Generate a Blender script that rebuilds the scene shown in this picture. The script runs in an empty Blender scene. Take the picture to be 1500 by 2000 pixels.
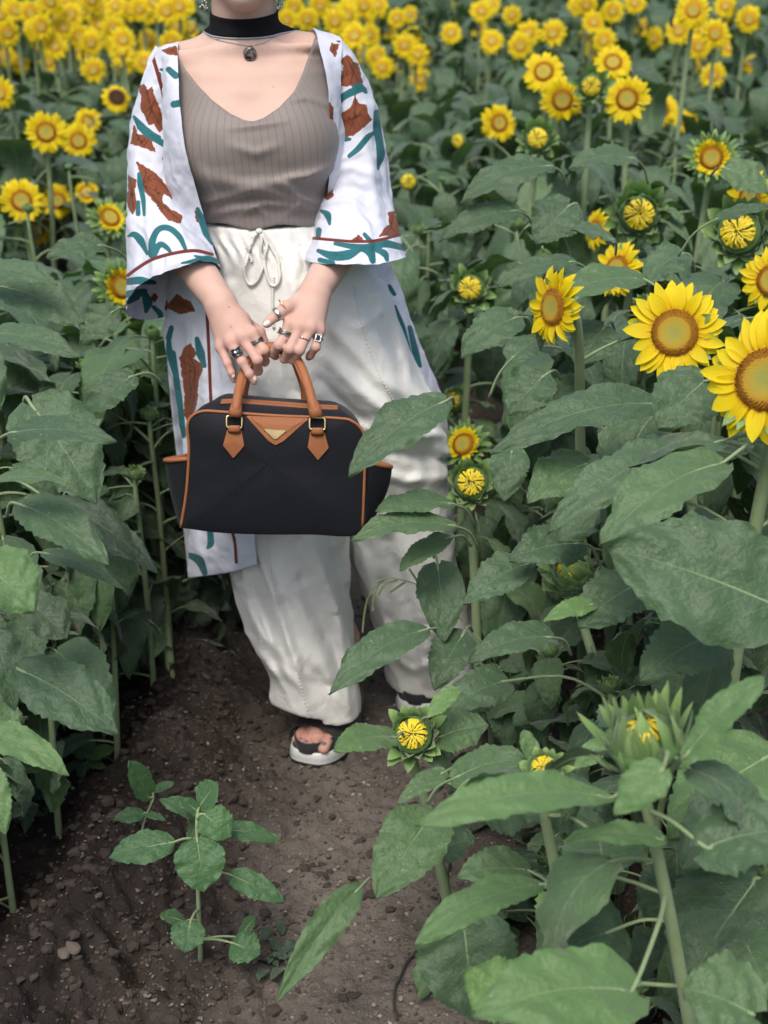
import bpy, bmesh, math, random
import numpy as np
from mathutils import Vector, Matrix
from mathutils.bvhtree import BVHTree
SC = bpy.context.scene
COL = SC.collection
rad = math.radians

# ------------------------------------------------------------------ camera
CAMH, PITCH, FPX = 1.6, rad(22.0), 2888.0
cam_d = bpy.data.cameras.new('camera'); cam = bpy.data.objects.new('camera', cam_d); COL.objects.link(cam)
cam.location = (0, 0, CAMH); cam.rotation_euler = (rad(90) - PITCH, 0, 0)
cam_d.sensor_width = 36; cam_d.lens = 36 * FPX / 2000; cam_d.clip_start = 0.05; cam_d.clip_end = 600
cam_d.dof.use_dof = True; cam_d.dof.focus_distance = 2.35; cam_d.dof.aperture_fstop = 4.6
SC.camera = cam
# ------------------------------------------------------------------ sky, sun, exposure
SUN_EL, SUN_AZ = rad(57), rad(195)          # high soft light from behind the camera
w = bpy.data.worlds.new('World'); SC.world = w; w.use_nodes = True
nt = w.node_tree; bg = nt.nodes['Background']
sky = nt.nodes.new('ShaderNodeTexSky'); sky.sky_type = 'NISHITA'; sky.sun_disc = False
sky.sun_elevation = SUN_EL; sky.sun_rotation = SUN_AZ; sky.dust_density = 4.0; sky.ozone_density = 1.0; sky.air_density = 1.0
nt.links.new(sky.outputs[0], bg.inputs[0]); bg.inputs[1].default_value = 0.115
sl = bpy.data.lights.new('sun', 'SUN'); sl.energy = 1.5; sl.angle = rad(24); sl.color = (1, 0.95, 0.88)
so = bpy.data.objects.new('sun', sl); COL.objects.link(so)
sd = Vector((math.sin(SUN_AZ) * math.cos(SUN_EL), math.cos(SUN_AZ) * math.cos(SUN_EL), math.sin(SUN_EL)))
so.rotation_euler = sd.to_track_quat('Z', 'Y').to_euler(); so.location = (0, 0, 6)
SC.view_settings.view_transform = 'Standard'; SC.view_settings.look = 'None'
SC.view_settings.exposure = 0.62; SC.view_settings.gamma = 1
SC.render.engine = 'CYCLES'
SC.cycles.use_denoising = True
SC.cycles.max_bounces = 6; SC.cycles.diffuse_bounces = 3; SC.cycles.glossy_bounces = 2
SC.cycles.transmission_bounces = 3; SC.cycles.transparent_max_bounces = 4
SC.cycles.caustics_reflective = False; SC.cycles.caustics_refractive = False

# ------------------------------------------------------------------ helpers
cP, sP = math.cos(PITCH), math.sin(PITCH)
def raydir(px, py):
    a = (px - 750) / FPX; b = -(py - 1000) / FPX
    return Vector((a, cP + b * sP, -sP + b * cP))
def W(px, py, Y):                       # point on the sight line of a photo pixel at distance Y in front of the camera
    d = raydir(px, py); t = Y / d.y
    return Vector((d.x * t, Y, CAMH + d.z * t))
def G(px, py, z=0.0):                   # point of the ground under a photo pixel
    d = raydir(px, py); t = (z - CAMH) / d.z
    return Vector((d.x * t, d.y * t, z))
def proj(p):
    dz = p[2] - CAMH
    dep = p[1] * cP - dz * sP; up = p[1] * sP + dz * cP
    return 750 + FPX * p[0] / dep, 1000 - FPX * up / dep, dep
def projA(P):
    dz = P[:, 2] - CAMH
    dep = P[:, 1] * cP - dz * sP; up = P[:, 1] * sP + dz * cP
    return 750 + FPX * P[:, 0] / dep, 1000 - FPX * up / dep

def hash3(i, j, k, s=0):
    n = (i * 374761393 + j * 668265263 + k * 2147483647 + s * 974634777) & 0xffffffff
    n = ((n ^ (n >> 13)) * 1274126177) & 0xffffffff
    n = n ^ (n >> 16)
    return (n & 0xffff) / 65535.0
def vnoise(x, y, z=0.0, s=0):           # smooth value noise in -1..1, numpy arrays
    x = np.asarray(x, float); y = np.asarray(y, float); z = np.asarray(z, float) + 0 * x
    i = np.floor(x).astype(np.int64); j = np.floor(y).astype(np.int64); k = np.floor(z).astype(np.int64)
    fx, fy, fz = x - i, y - j, z - k
    fx = fx * fx * (3 - 2 * fx); fy = fy * fy * (3 - 2 * fy); fz = fz * fz * (3 - 2 * fz)
    r = 0
    for a in (0, 1):
        for b in (0, 1):
            for c in (0, 1):
                r = r + hash3(i + a, j + b, k + c, s) * (fx if a else 1 - fx) * (fy if b else 1 - fy) * (fz if c else 1 - fz)
    return r * 2 - 1
def fbm(x, y, z=0.0, s=0, o=4, g=0.5):
    r = 0; a = 1
    for q in range(o):
        r = r + a * vnoise(np.asarray(x) * 2 ** q, np.asarray(y) * 2 ** q, np.asarray(z) * 2 ** q, s + q); a *= g
    return r

def props(o, label=None, cat=None, group=None, kind=None):
    if label: o['label'] = label
    if cat: o['category'] = cat
    if group: o['group'] = group
    if kind: o['kind'] = kind
    return o
def meshdata(name, verts, faces, mats, fmat=None, uv=None, attrs=None, smooth=True):
    me = bpy.data.meshes.new(name)
    verts = np.asarray(verts, dtype=np.float32).reshape(-1, 3)
    me.from_pydata(verts.tolist(), [], [tuple(f) for f in faces])
    for m in (mats if isinstance(mats, (list, tuple)) else [mats]): me.materials.append(m)
    if fmat is not None: me.polygons.foreach_set('material_index', np.asarray(fmat, dtype=np.int32))
    if smooth: me.polygons.foreach_set('use_smooth', np.ones(len(me.polygons), dtype=bool))
    if uv is not None:
        l = me.uv_layers.new(name='UVMap'); vi = np.empty(len(me.loops), dtype=np.int32)
        me.loops.foreach_get('vertex_index', vi)
        l.data.foreach_set('uv', np.asarray(uv, dtype=np.float32)[vi].ravel())
    for k, a in (attrs or {}).items():
        at = me.attributes.new(k, 'FLOAT', 'POINT'); at.data.foreach_set('value', np.asarray(a, dtype=np.float32))
    me.update(); return me
def link(name, me, parent=None, loc=(0, 0, 0)):
    o = bpy.data.objects.new(name, me); COL.objects.link(o); o.location = loc
    if parent is not None: o.parent = parent
    return o
def empty(name, loc):
    return link(name, None, None, loc)
class MB:                               # collects shapes into one mesh
    def __init__(s): s.v = []; s.f = []; s.m = []; s.u = []; s.n = 0
    def add(s, V, F, m=0, uv=None):
        V = np.asarray(V, dtype=float).reshape(-1, 3)
        s.v.append(V); s.f += [tuple(i + s.n for i in f) for f in F]; s.m += [m] * len(F)
        s.u.append(np.zeros((len(V), 2)) if uv is None else np.asarray(uv, float)); s.n += len(V)
    def tube(s, pts, r, k=8, m=0, cap=True, flat=1.0, up=None):
        pts = [Vector(p) for p in pts]; n = len(pts)
        rr = r if hasattr(r, '__len__') else [r] * n
        V = []; U = []; ref = Vector(up) if up is not None else Vector((0.3, -1, 0.2)).normalized()
        L = 0
        for i, p in enumerate(pts):
            t = (pts[min(i + 1, n - 1)] - pts[max(i - 1, 0)]).normalized()
            a = t.cross(ref)
            if a.length < 1e-4: a = t.cross(Vector((1, 0, 0)))
            a.normalize(); b = a.cross(t); 
            if i: L += (p - pts[i - 1]).length
            for j in range(k):
                q = 2 * math.pi * j / k
                V.append(p + a * math.cos(q) * rr[i] + b * math.sin(q) * rr[i] * flat); U.append((j / k, L))
        F = [(i * k + j, i * k + (j + 1) % k, (i + 1) * k + (j + 1) % k, (i + 1) * k + j) for i in range(n - 1) for j in range(k)]
        if cap: F += [tuple(range(k))[::-1], tuple((n - 1) * k + j for j in range(k))]
        s.add(V, F, m, U)
    def box(s, c, h, m=0, M=None):
        V = [Vector((x * h[0], y * h[1], z * h[2])) for x in (-1, 1) for y in (-1, 1) for z in (-1, 1)]
        if M is not None: V = [M @ v for v in V]
        V = [v + Vector(c) for v in V]
        s.add(V, [(0, 1, 3, 2), (4, 6, 7, 5), (0, 4, 5, 1), (2, 3, 7, 6), (0, 2, 6, 4), (1, 5, 7, 3)], m)
    def data(s, name, mats, org=(0, 0, 0), smooth=True, attrs=None):
        V = np.concatenate(s.v) - np.asarray(org)
        return meshdata(name, V, s.f, mats, s.m, np.concatenate(s.u), attrs, smooth)
def crv(pts, n):                        # Catmull-Rom through points (any dimension)
    P = np.asarray([list(p) for p in pts], float); m = len(P)
    P = np.vstack([2 * P[0] - P[1], P, 2 * P[-1] - P[-2]]); out = []
    for q in np.linspace(0, m - 1, n):
        i = min(int(q), m - 2); t = q - i; a, b, c, d = P[i], P[i + 1], P[i + 2], P[i + 3]
        out.append(0.5 * ((2 * b) + (c - a) * t + (2 * a - 5 * b + 4 * c - d) * t * t + (3 * b - a - 3 * c + d) * t ** 3))
    return np.array(out)

# ------------------------------------------------------------------ materials
class NT:
    def __init__(s, name, sub=None):
        s.m = bpy.data.materials.new(name); s.m.use_nodes = True; s.t = s.m.node_tree
        s.b = s.t.nodes['Principled BSDF']; s.out = s.t.nodes['Material Output']
    def n(s, typ, **k):
        x = s.t.nodes.new(typ)
        for a, v in k.items(): setattr(x, a, v)
        return x
    def l(s, a, b): s.t.links.new(a, b)
    def setin(s, i, v):
        if hasattr(v, 'links') or hasattr(v, 'is_linked'): s.l(v, i)
        else: i.default_value = v
    def math(s, op, a, b=None, c=None, clamp=False):
        x = s.n('ShaderNodeMath', operation=op, use_clamp=clamp)
        for i, v in enumerate((a, b, c)):
            if v is not None: s.setin(x.inputs[i], v)
        return x.outputs[0]
    def mix(s, f, a, b):
        x = s.n('ShaderNodeMix', data_type='RGBA'); s.setin(x.inputs[0], f)
        for i, v in ((6, a), (7, b)):
            s.setin(x.inputs[i], v if hasattr(v, 'is_linked') else (*v[:3], 1))
        return x.outputs[2]
    def ramp(s, f, stops, interp='LINEAR'):
        x = s.n('ShaderNodeValToRGB'); x.color_ramp.interpolation = interp; e = x.color_ramp.elements
        while len(e) < len(stops): e.new(0.5)
        for q, (p, c) in zip(e, stops): q.position = p; q.color = (*c, 1) if hasattr(c, '__len__') else (c, c, c, 1)
        s.l(f, x.inputs[0]); return x.outputs[0]
    def coord(s, k='Object'): return s.n('ShaderNodeTexCoord').outputs[k]
    def noise(s, scale, detail=3, rough=0.55, vec=None, out=0, dist=0.0):
        x = s.n('ShaderNodeTexNoise'); x.inputs['Scale'].default_value = scale; x.inputs['Detail'].default_value = detail
        x.inputs['Roughness'].default_value = rough; x.inputs['Distortion'].default_value = dist
        s.l(vec if vec is not None else s.coord(), x.inputs['Vector']); return x.outputs[out]
    def attr(s, name): return s.n('ShaderNodeAttribute', attribute_name=name).outputs['Fac']
    def bump(s, h, st=0.3, d=0.002, prev=None):
        x = s.n('ShaderNodeBump'); x.inputs['Strength'].default_value = st; x.inputs['Distance'].default_value = d
        s.l(h, x.inputs['Height'])
        if prev is not None: s.l(prev, x.inputs['Normal'])
        return x.outputs[0]
    def fin(s, col=None, rough=0.6, normal=None, spec=0.5, metal=0.0, sss=0, translucent=0.0, tcol=None, sheen=0):
        b = s.b
        if col is not None: s.setin(b.inputs['Base Color'], col if hasattr(col, 'is_linked') else (*col, 1))
        s.setin(b.inputs['Roughness'], rough); b.inputs['Specular IOR Level'].default_value = spec
        b.inputs['Metallic'].default_value = metal
        if sheen: b.inputs['Sheen Weight'].default_value = sheen
        if sss:
            b.inputs['Subsurface Weight'].default_value = sss; b.inputs['Subsurface Radius'].default_value = (1, .35, .2)
            b.inputs['Subsurface Scale'].default_value = 0.006
        if normal is not None: s.l(normal, b.inputs['Normal'])
        if translucent:
            tr = s.n('ShaderNodeBsdfTranslucent'); s.setin(tr.inputs[0], tcol if hasattr(tcol, 'is_linked') else (*tcol, 1))
            mx = s.n('ShaderNodeMixShader'); mx.inputs[0].default_value = translucent
            s.l(b.outputs[0], mx.inputs[1]); s.l(tr.outputs[0], mx.inputs[2]); s.l(mx.outputs[0], s.out.inputs[0])
        return s.m

def simple(name, col, rough=0.6, metal=0, spec=0.5, nscale=None, namp=0.15, bump=0, bscale=200, sheen=0):
    t = NT(name); c = col
    if nscale:
        f = t.noise(nscale, 3); c = t.mix(f, [v * (1 - namp) for v in col], [min(1, v * (1 + namp)) for v in col])
    nm = t.bump(t.noise(bscale, 2), bump, 0.002) if bump else None
    return t.fin(c, rough, nm, spec, metal, sheen=sheen)

def mat_leaf(name, base, dark, vein, tr):
    t = NT(name)
    uv = t.n('ShaderNodeUVMap'); sx = t.n('ShaderNodeSeparateXYZ'); t.l(uv.outputs[0], sx.inputs[0])
    U, V = sx.outputs[0], sx.outputs[1]
    av = t.math('ABSOLUTE', V)
    mid = t.math('SUBTRACT', 1.0, t.math('MULTIPLY', av, 26.0), clamp=True)
    wob = t.math('MULTIPLY', t.noise(9, 2), 0.05)
    ph = t.math('FRACT', t.math('MULTIPLY', t.math('SUBTRACT', t.math('ADD', U, wob), t.math('MULTIPLY', t.math('POWER', av, 0.85), 0.33)), 7.5))
    side = t.math('SUBTRACT', 1.0, t.math('MULTIPLY', t.math('ABSOLUTE', t.math('SUBTRACT', ph, 0.5)), 17.0), clamp=True)
    side = t.math('MULTIPLY', side, t.math('SUBTRACT', 1.0, av, clamp=True))
    vv = t.math('MAXIMUM', mid, t.math('MULTIPLY', side, 0.8))
    oi = t.n('ShaderNodeObjectInfo').outputs['Random']
    pos = t.coord('Object')
    f = t.math('ADD', t.math('MULTIPLY', t.noise(14, 4, vec=pos), 0.7), t.math('MULTIPLY', oi, 0.5), clamp=True)
    c = t.mix(f, dark, base); c = t.mix(t.math('MULTIPLY', t.math('GREATER_THAN', oi, .72), .22), c, (base[0] * 1.25, base[1] * 1.35, base[2] * .75))
    vo = t.n('ShaderNodeTexVoronoi'); vo.inputs['Scale'].default_value = 70; t.l(pos, vo.inputs['Vector'])
    blot = t.math('MULTIPLY', t.math('GREATER_THAN', t.noise(38, 2, vec=pos), 0.66), 0.07)
    c = t.mix(blot, c, [vein[0] * 1.05, vein[1], vein[2]])
    c = t.mix(t.math('MULTIPLY', vv, 0.62), c, vein)
    spk = t.math('MULTIPLY', t.math('LESS_THAN', vo.outputs['Distance'], 0.09), t.math('GREATER_THAN', t.noise(20, 1, vec=pos), 0.57))
    c = t.mix(t.math('MULTIPLY', spk, 0.6), c, (0.35, 0.38, 0.27))
    h = t.math('SUBTRACT', t.noise(55, 4, vec=pos), t.math('MULTIPLY', vv, 0.12))
    h2 = t.noise(260, 2, vec=pos)
    nm = t.bump(h2, 0.25, 0.0015, t.bump(h, 1.0, 0.006))
    return t.fin(c, 0.5, nm, 0.45, translucent=tr, tcol=(base[0] * 1.3, base[1] * 1.55, base[2] * 0.45), sheen=0.25)

M = {}
M['leaf'] = mat_leaf('leaf', (0.090, 0.162, 0.074), (0.030, 0.072, 0.034), (0.20, 0.29, 0.14), 0.2)
M['leaf_young'] = mat_leaf('young_leaf', (0.135, 0.25, 0.085), (0.085, 0.175, 0.06), (0.26, 0.37, 0.17), 0.24)
M['leaf_seedling'] = mat_leaf('seedling_leaf', (0.06, 0.15, 0.05), (0.035, 0.1, 0.035), (0.11, 0.2, 0.085), 0.2)
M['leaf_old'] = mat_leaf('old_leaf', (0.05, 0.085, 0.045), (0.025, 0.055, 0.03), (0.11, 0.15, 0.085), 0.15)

def mat_stem():
    t = NT('stem'); pos = t.coord()
    f = t.noise(30, 3); c = t.mix(f, (0.17, 0.25, 0.11), (0.29, 0.37, 0.20))
    mp = t.n('ShaderNodeMapping'); mp.inputs['Scale'].default_value = (1, 1, 0.05); t.l(pos, mp.inputs[0])
    nm = t.bump(t.noise(500, 2, vec=mp.outputs[0]), 0.4, 0.002)
    return t.fin(c, 0.6, nm, 0.3, sheen=0.15)
M['stem'] = mat_stem()
def mat_petal():
    t = NT('petal'); uv = t.n('ShaderNodeUVMap'); sx = t.n('ShaderNodeSeparateXYZ'); t.l(uv.outputs[0], sx.inputs[0])
    c = t.ramp(sx.outputs[0], [(0.0, (0.72, 0.40, 0.004)), (0.22, (0.84, 0.62, 0.006)), (1.0, (0.88, 0.74, 0.018))])
    st = t.math('SINE', t.math('MULTIPLY', sx.outputs[1], 40.0))
    nm = t.bump(st, 0.35, 0.001)
    return t.fin(c, 0.5, nm, 0.3, translucent=0.30, tcol=(0.86, 0.66, 0.012))
M['petal'] = mat_petal()
def mat_disc(name, stops):
    t = NT(name); uv = t.n('ShaderNodeUVMap'); sx = t.n('ShaderNodeSeparateXYZ'); t.l(uv.outputs[0], sx.inputs[0])
    r = t.math('ADD', sx.outputs[0], t.math('MULTIPLY', t.math('SUBTRACT', t.noise(60, 2), 0.5), 0.12))
    c = t.ramp(r, stops)
    c = t.mix(t.math('MULTIPLY', sx.outputs[1], 0.72), c, (0.10, 0.045, 0.010))
    nm = t.bump(t.noise(700, 2), 0.7, 0.002)
    return t.fin(c, 0.75, nm, 0.2)
M['disc'] = mat_disc('disc', [(0.0, (0.36, 0.38, 0.10)), (0.35, (0.46, 0.40, 0.07)), (0.62, (0.58, 0.36, 0.04)), (0.82, (0.48, 0.22, 0.025)), (1.0, (0.42, 0.18, 0.018))])
M['disc_dark'] = mat_disc('dark_disc', [(0.0, (0.06, 0.035, 0.012)), (0.6, (0.04, 0.018, 0.008)), (1.0, (0.10, 0.035, 0.01))])
def mat_bract():
    t = NT('bract'); uv = t.n('ShaderNodeUVMap'); sx = t.n('ShaderNodeSeparateXYZ'); t.l(uv.outputs[0], sx.inputs[0])
    c = t.ramp(sx.outputs[0], [(0.0, (0.085, 0.19, 0.045)), (0.5, (0.19, 0.34, 0.10)), (1.0, (0.36, 0.50, 0.19))])
    f = t.noise(60, 2); c = t.mix(t.math('MULTIPLY', f, 0.35), c, (0.05, 0.12, 0.03))
    nm = t.bump(t.noise(300, 2), 0.3, 0.0015)
    return t.fin(c, 0.5, nm, 0.35, translucent=0.2, tcol=(0.2, 0.42, 0.05), sheen=0.3)
M['bract'] = mat_bract()
M['floret'] = simple('folded_floret', (0.78, 0.55, 0.02), 0.55, nscale=90, namp=0.45, bump=0.3, bscale=300)
# ------------------------------------------------------------------ ground
def gz(x, y):
    x = np.asarray(x, float); y = np.asarray(y, float)
    z = 0.045 * np.clip(y - 4.2, 0, 60)
    # the trodden furrow: raised beds on both sides, a crumbling bank on the left
    cl = -0.40 + 0.06 * np.sin(y * 3.1) - 0.10 * np.clip(2.3 - y, 0, 1.5)
    z = z + 0.075 * (1 / (1 + np.exp(-(-(x - cl)) * 22))) * (1 / (1 + np.exp(-(y - 1.2) * 8)))
    z = z + 0.03 * np.exp(-((x - cl + 0.07) / 0.07) ** 2) * (y < 3.4) - 0.12 * np.exp(-((x - cl + 0.30) / 0.13) ** 2) * (y < 3.4)
    z = z + 0.07 / (1 + np.exp(-(x - 0.33 - 0.05 * np.sin(y * 2.3)) * 16))
    return z
def gz1(x, y): return float(gz(np.array([x]), np.array([y]))[0])
def build_ground():
    xs = np.unique(np.concatenate([np.linspace(-300, -30, 8), np.linspace(-30, -1.5, 26), np.arange(-1.4, 1.2, 0.0075), np.linspace(1.3, 30, 26), np.linspace(40, 300, 8)]))
    ys = np.unique(np.concatenate([np.linspace(-60, 0.9, 20), np.arange(1.25, 3.7, 0.0075), np.linspace(3.72, 5, 26), np.linspace(5.2, 40, 50), np.linspace(50, 500, 12)]))
    X, Y = np.meshgrid(xs, ys); x, y = X.ravel(), Y.ravel()
    z = gz(x, y)
    near = ((x > -1.42) & (x < 1.22) & (y > 1.2) & (y < 3.75))
    path = np.exp(-((x + 0.02) / 0.26) ** 4)
    clod = np.clip(fbm(x * 9, y * 9, 0, 1, 5, 0.62), -1, 2)
    fine = fbm(x * 45, y * 45, 0, 9, 3, 0.6)
    rough = 0.35 + 0.85 * np.exp(-((x + 0.45) / 0.28) ** 2) + 0.5 * (x > 0.3)
    z = z + near * (0.030 * clod * rough * (1 - 0.6 * path) + 0.0075 * fine * (0.35 + rough))
    z = z + near * 0.012 * np.clip(1 - 3.2 * np.abs(fbm(x * 14, y * 14, 0, 21, 3)), 0, 1) * rough * (1 - path)
    nx, ny = len(xs), len(ys)
    i = np.arange(nx * ny).reshape(ny, nx)
    F = np.stack([i[:-1, :-1], i[:-1, 1:], i[1:, 1:], i[1:, :-1]], -1).reshape(-1, 4).tolist()
    t = NT('soil'); pos = t.coord()
    n1 = t.noise(3.2, 5, 0.6); n2 = t.noise(28, 4, 0.65); n3 = t.noise(190, 3, 0.7)
    c = t.ramp(n1, [(0.3, (0.034, 0.028, 0.024)), (0.55, (0.056, 0.046, 0.039)), (0.75, (0.086, 0.071, 0.060))])
    c = t.mix(t.math('MULTIPLY', n2, 0.6), c, (0.030, 0.023, 0.020))
    sx = t.n('ShaderNodeSeparateXYZ'); t.l(pos, sx.inputs[0])
    pa = t.math('SUBTRACT', 1.0, t.math('MULTIPLY', t.math('ABSOLUTE', t.math('SUBTRACT', sx.outputs[0], 0.0)), 3.2), clamp=True)
    pa = t.math('MULTIPLY', t.math('MULTIPLY', pa, 1.7, clamp=True), t.math('ADD', t.math('MULTIPLY', n1, 1.2), .2), clamp=True)
    c = t.mix(t.math('MULTIPLY', pa, 0.85), c, (0.175, 0.152, 0.130))
    vo = t.n('ShaderNodeTexVoronoi'); vo.inputs['Scale'].default_value = 150; t.l(pos, vo.inputs['Vector'])
    vc = t.n('ShaderNodeSeparateColor'); t.l(vo.outputs['Color'], vc.inputs[0])
    pk = t.math('MULTIPLY', t.math('GREATER_THAN', vc.outputs[0], 0.8), t.math('LESS_THAN', vo.outputs['Distance'], 0.42))
    c = t.mix(t.math('MULTIPLY', pk, 0.35), c, (0.20, 0.17, 0.14))
    nm = t.bump(n3, 0.8, 0.004, t.bump(n2, 0.9, 0.012))
    dk = t.math('MULTIPLY', t.math('SUBTRACT', -0.38, sx.outputs[0]), 8.0, clamp=True)  # shade of the left furrow, painted into the soil colour
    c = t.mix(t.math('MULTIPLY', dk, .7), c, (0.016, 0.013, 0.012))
    gr = t.math('MAXIMUM', t.math('SUBTRACT', sx.outputs[1], 11.0, clamp=True), t.math('MULTIPLY', t.math('SUBTRACT', t.math('ABSOLUTE', sx.outputs[0]), 4.5), .7, clamp=True), clamp=True)
    c = t.mix(gr, c, t.mix(t.noise(1.5, 4), (0.03, 0.055, 0.022), (0.06, 0.10, 0.04)))
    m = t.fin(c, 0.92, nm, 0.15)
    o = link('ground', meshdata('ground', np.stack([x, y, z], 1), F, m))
    props(o, kind='structure')
    return x, y, z
GX = build_ground()

ICO = None
def ico():
    bm = bmesh.new(); bmesh.ops.create_icosphere(bm, subdivisions=1, radius=1)
    V = np.array([v.co[:] for v in bm.verts]); F = [tuple(v.index for v in f.verts) for f in bm.faces]; bm.free(); return V, F
ICO = ico()
def rock_mesh(name, mat, seed, s=1.0):
    bm = bmesh.new(); bmesh.ops.create_icosphere(bm, subdivisions=3, radius=1)
    V = np.array([v.co[:] for v in bm.verts]); F = [tuple(v.index for v in f.verts) for f in bm.faces]; bm.free()
    n = fbm(V[:, 0] * 1.1 + seed, V[:, 1] * 1.1, V[:, 2] * 1.1, seed, 3)
    V = V * (1 + 0.32 * n)[:, None] * np.array([1.1, 0.75, 0.42]) * s
    for d in np.random.RandomState(seed).normal(size=(7, 3)):
        d = d / np.linalg.norm(d); e = V @ d; k = 0.72 * e.max(); V = V - np.clip(e - k, 0, 9)[:, None] * d * 0.85
    return meshdata(name, V, F, mat, smooth=False)
def build_gravel():
    rs = np.random.RandomState(4); N = 16000
    pts = []
    while len(pts) < N:
        x = rs.uniform(-1.0, 0.75); y = 1.3 + 2.1 * rs.rand() ** 1.2
        dens = 0.25 + 0.75 * math.exp(-((x - 0.02) / 0.22) ** 2) * (1 if y < 2.7 else 0.5) + 0.45 * math.exp(-((x + 0.33) / 0.1) ** 2)
        if rs.rand() < dens: pts.append((x, y))
    P = np.array(pts); V0, F0 = ICO
    # height of the ground under each grain
    bvh_z = gz(P[:, 0], P[:, 1])
    gx, gy, gzz = GX
    xs = np.unique(gx); ys = np.unique(gy); Zg = gzz.reshape(len(ys), len(xs))
    ix = np.clip(np.searchsorted(xs, P[:, 0]), 1, len(xs) - 1); iy = np.clip(np.searchsorted(ys, P[:, 1]), 1, len(ys) - 1)
    zz = Zg[iy, ix]
    mb = MB(); fm = []
    V = []; F = []; n = 0
    for i in range(N):
        s = 0.0012 + 0.0034 * rs.rand() ** 3 + (0.004 * rs.rand() if rs.rand() < 0.03 else 0)
        a = rs.rand() * 6.28; q = V0 * (1 + rs.uniform(-0.3, 0.3, (len(V0), 1))) * s * np.array([1.3, 0.9, 0.6])
        ca, sa = math.cos(a), math.sin(a)
        q = np.stack([q[:, 0] * ca - q[:, 1] * sa, q[:, 0] * sa + q[:, 1] * ca, q[:, 2]], 1) + np.array([P[i, 0], P[i, 1], zz[i] + s * 0.3])
        V.append(q); F += [(a_ + n, b_ + n, c_ + n) for a_, b_, c_ in F0]; n += len(V0)
        fm += [int(rs.choice([0, 0, 0, 0, 0, 1, 1, 1, 2]))] * len(F0)
    for i in range(2600):
        x = rs.choice([rs.normal(-.40, .12), rs.normal(.42, .12), rs.uniform(-.9, .1)], p=[.6, .15, .25]); y = 1.35 + 2.2 * rs.rand() ** 1.1
        s = .003 + .010 * rs.rand() ** 2.5; z_ = Zg[min(np.searchsorted(ys, y), len(ys) - 1), min(np.searchsorted(xs, x), len(xs) - 1)]
        q = V0 * (1 + rs.uniform(-0.38, 0.38, (len(V0), 1))) * s * np.array([1.15, 1.0, 0.75]) + np.array([x, y, z_ + s * .15])
        V.append(q); F += [(a_ + n, b_ + n, c_ + n) for a_, b_, c_ in F0]; n += len(V0); fm += [3] * len(F0)
    ms = [simple('grit_brown', (0.085, 0.065, 0.053), 0.9, nscale=40, namp=0.3), simple('grit_grey', (0.15, 0.128, 0.105), 0.9, nscale=40, namp=0.3), simple('grit_pale', (0.27, 0.235, 0.195), 0.85), simple('soil_crumb', (0.044, 0.034, 0.028), 0.95, nscale=60, namp=.4, bump=.8, bscale=250)]
    o = link('gravel', meshdata('gravel', np.concatenate(V), F, ms, fm, smooth=False))
    props(o, kind='stuff', label='small gravel and crumbs of soil on the trodden path')
    return lambda x, y: float(Zg[min(max(np.searchsorted(ys, y), 1), len(ys) - 1), min(max(np.searchsorted(xs, x), 1), len(xs) - 1)])
GZ = build_gravel()
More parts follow.
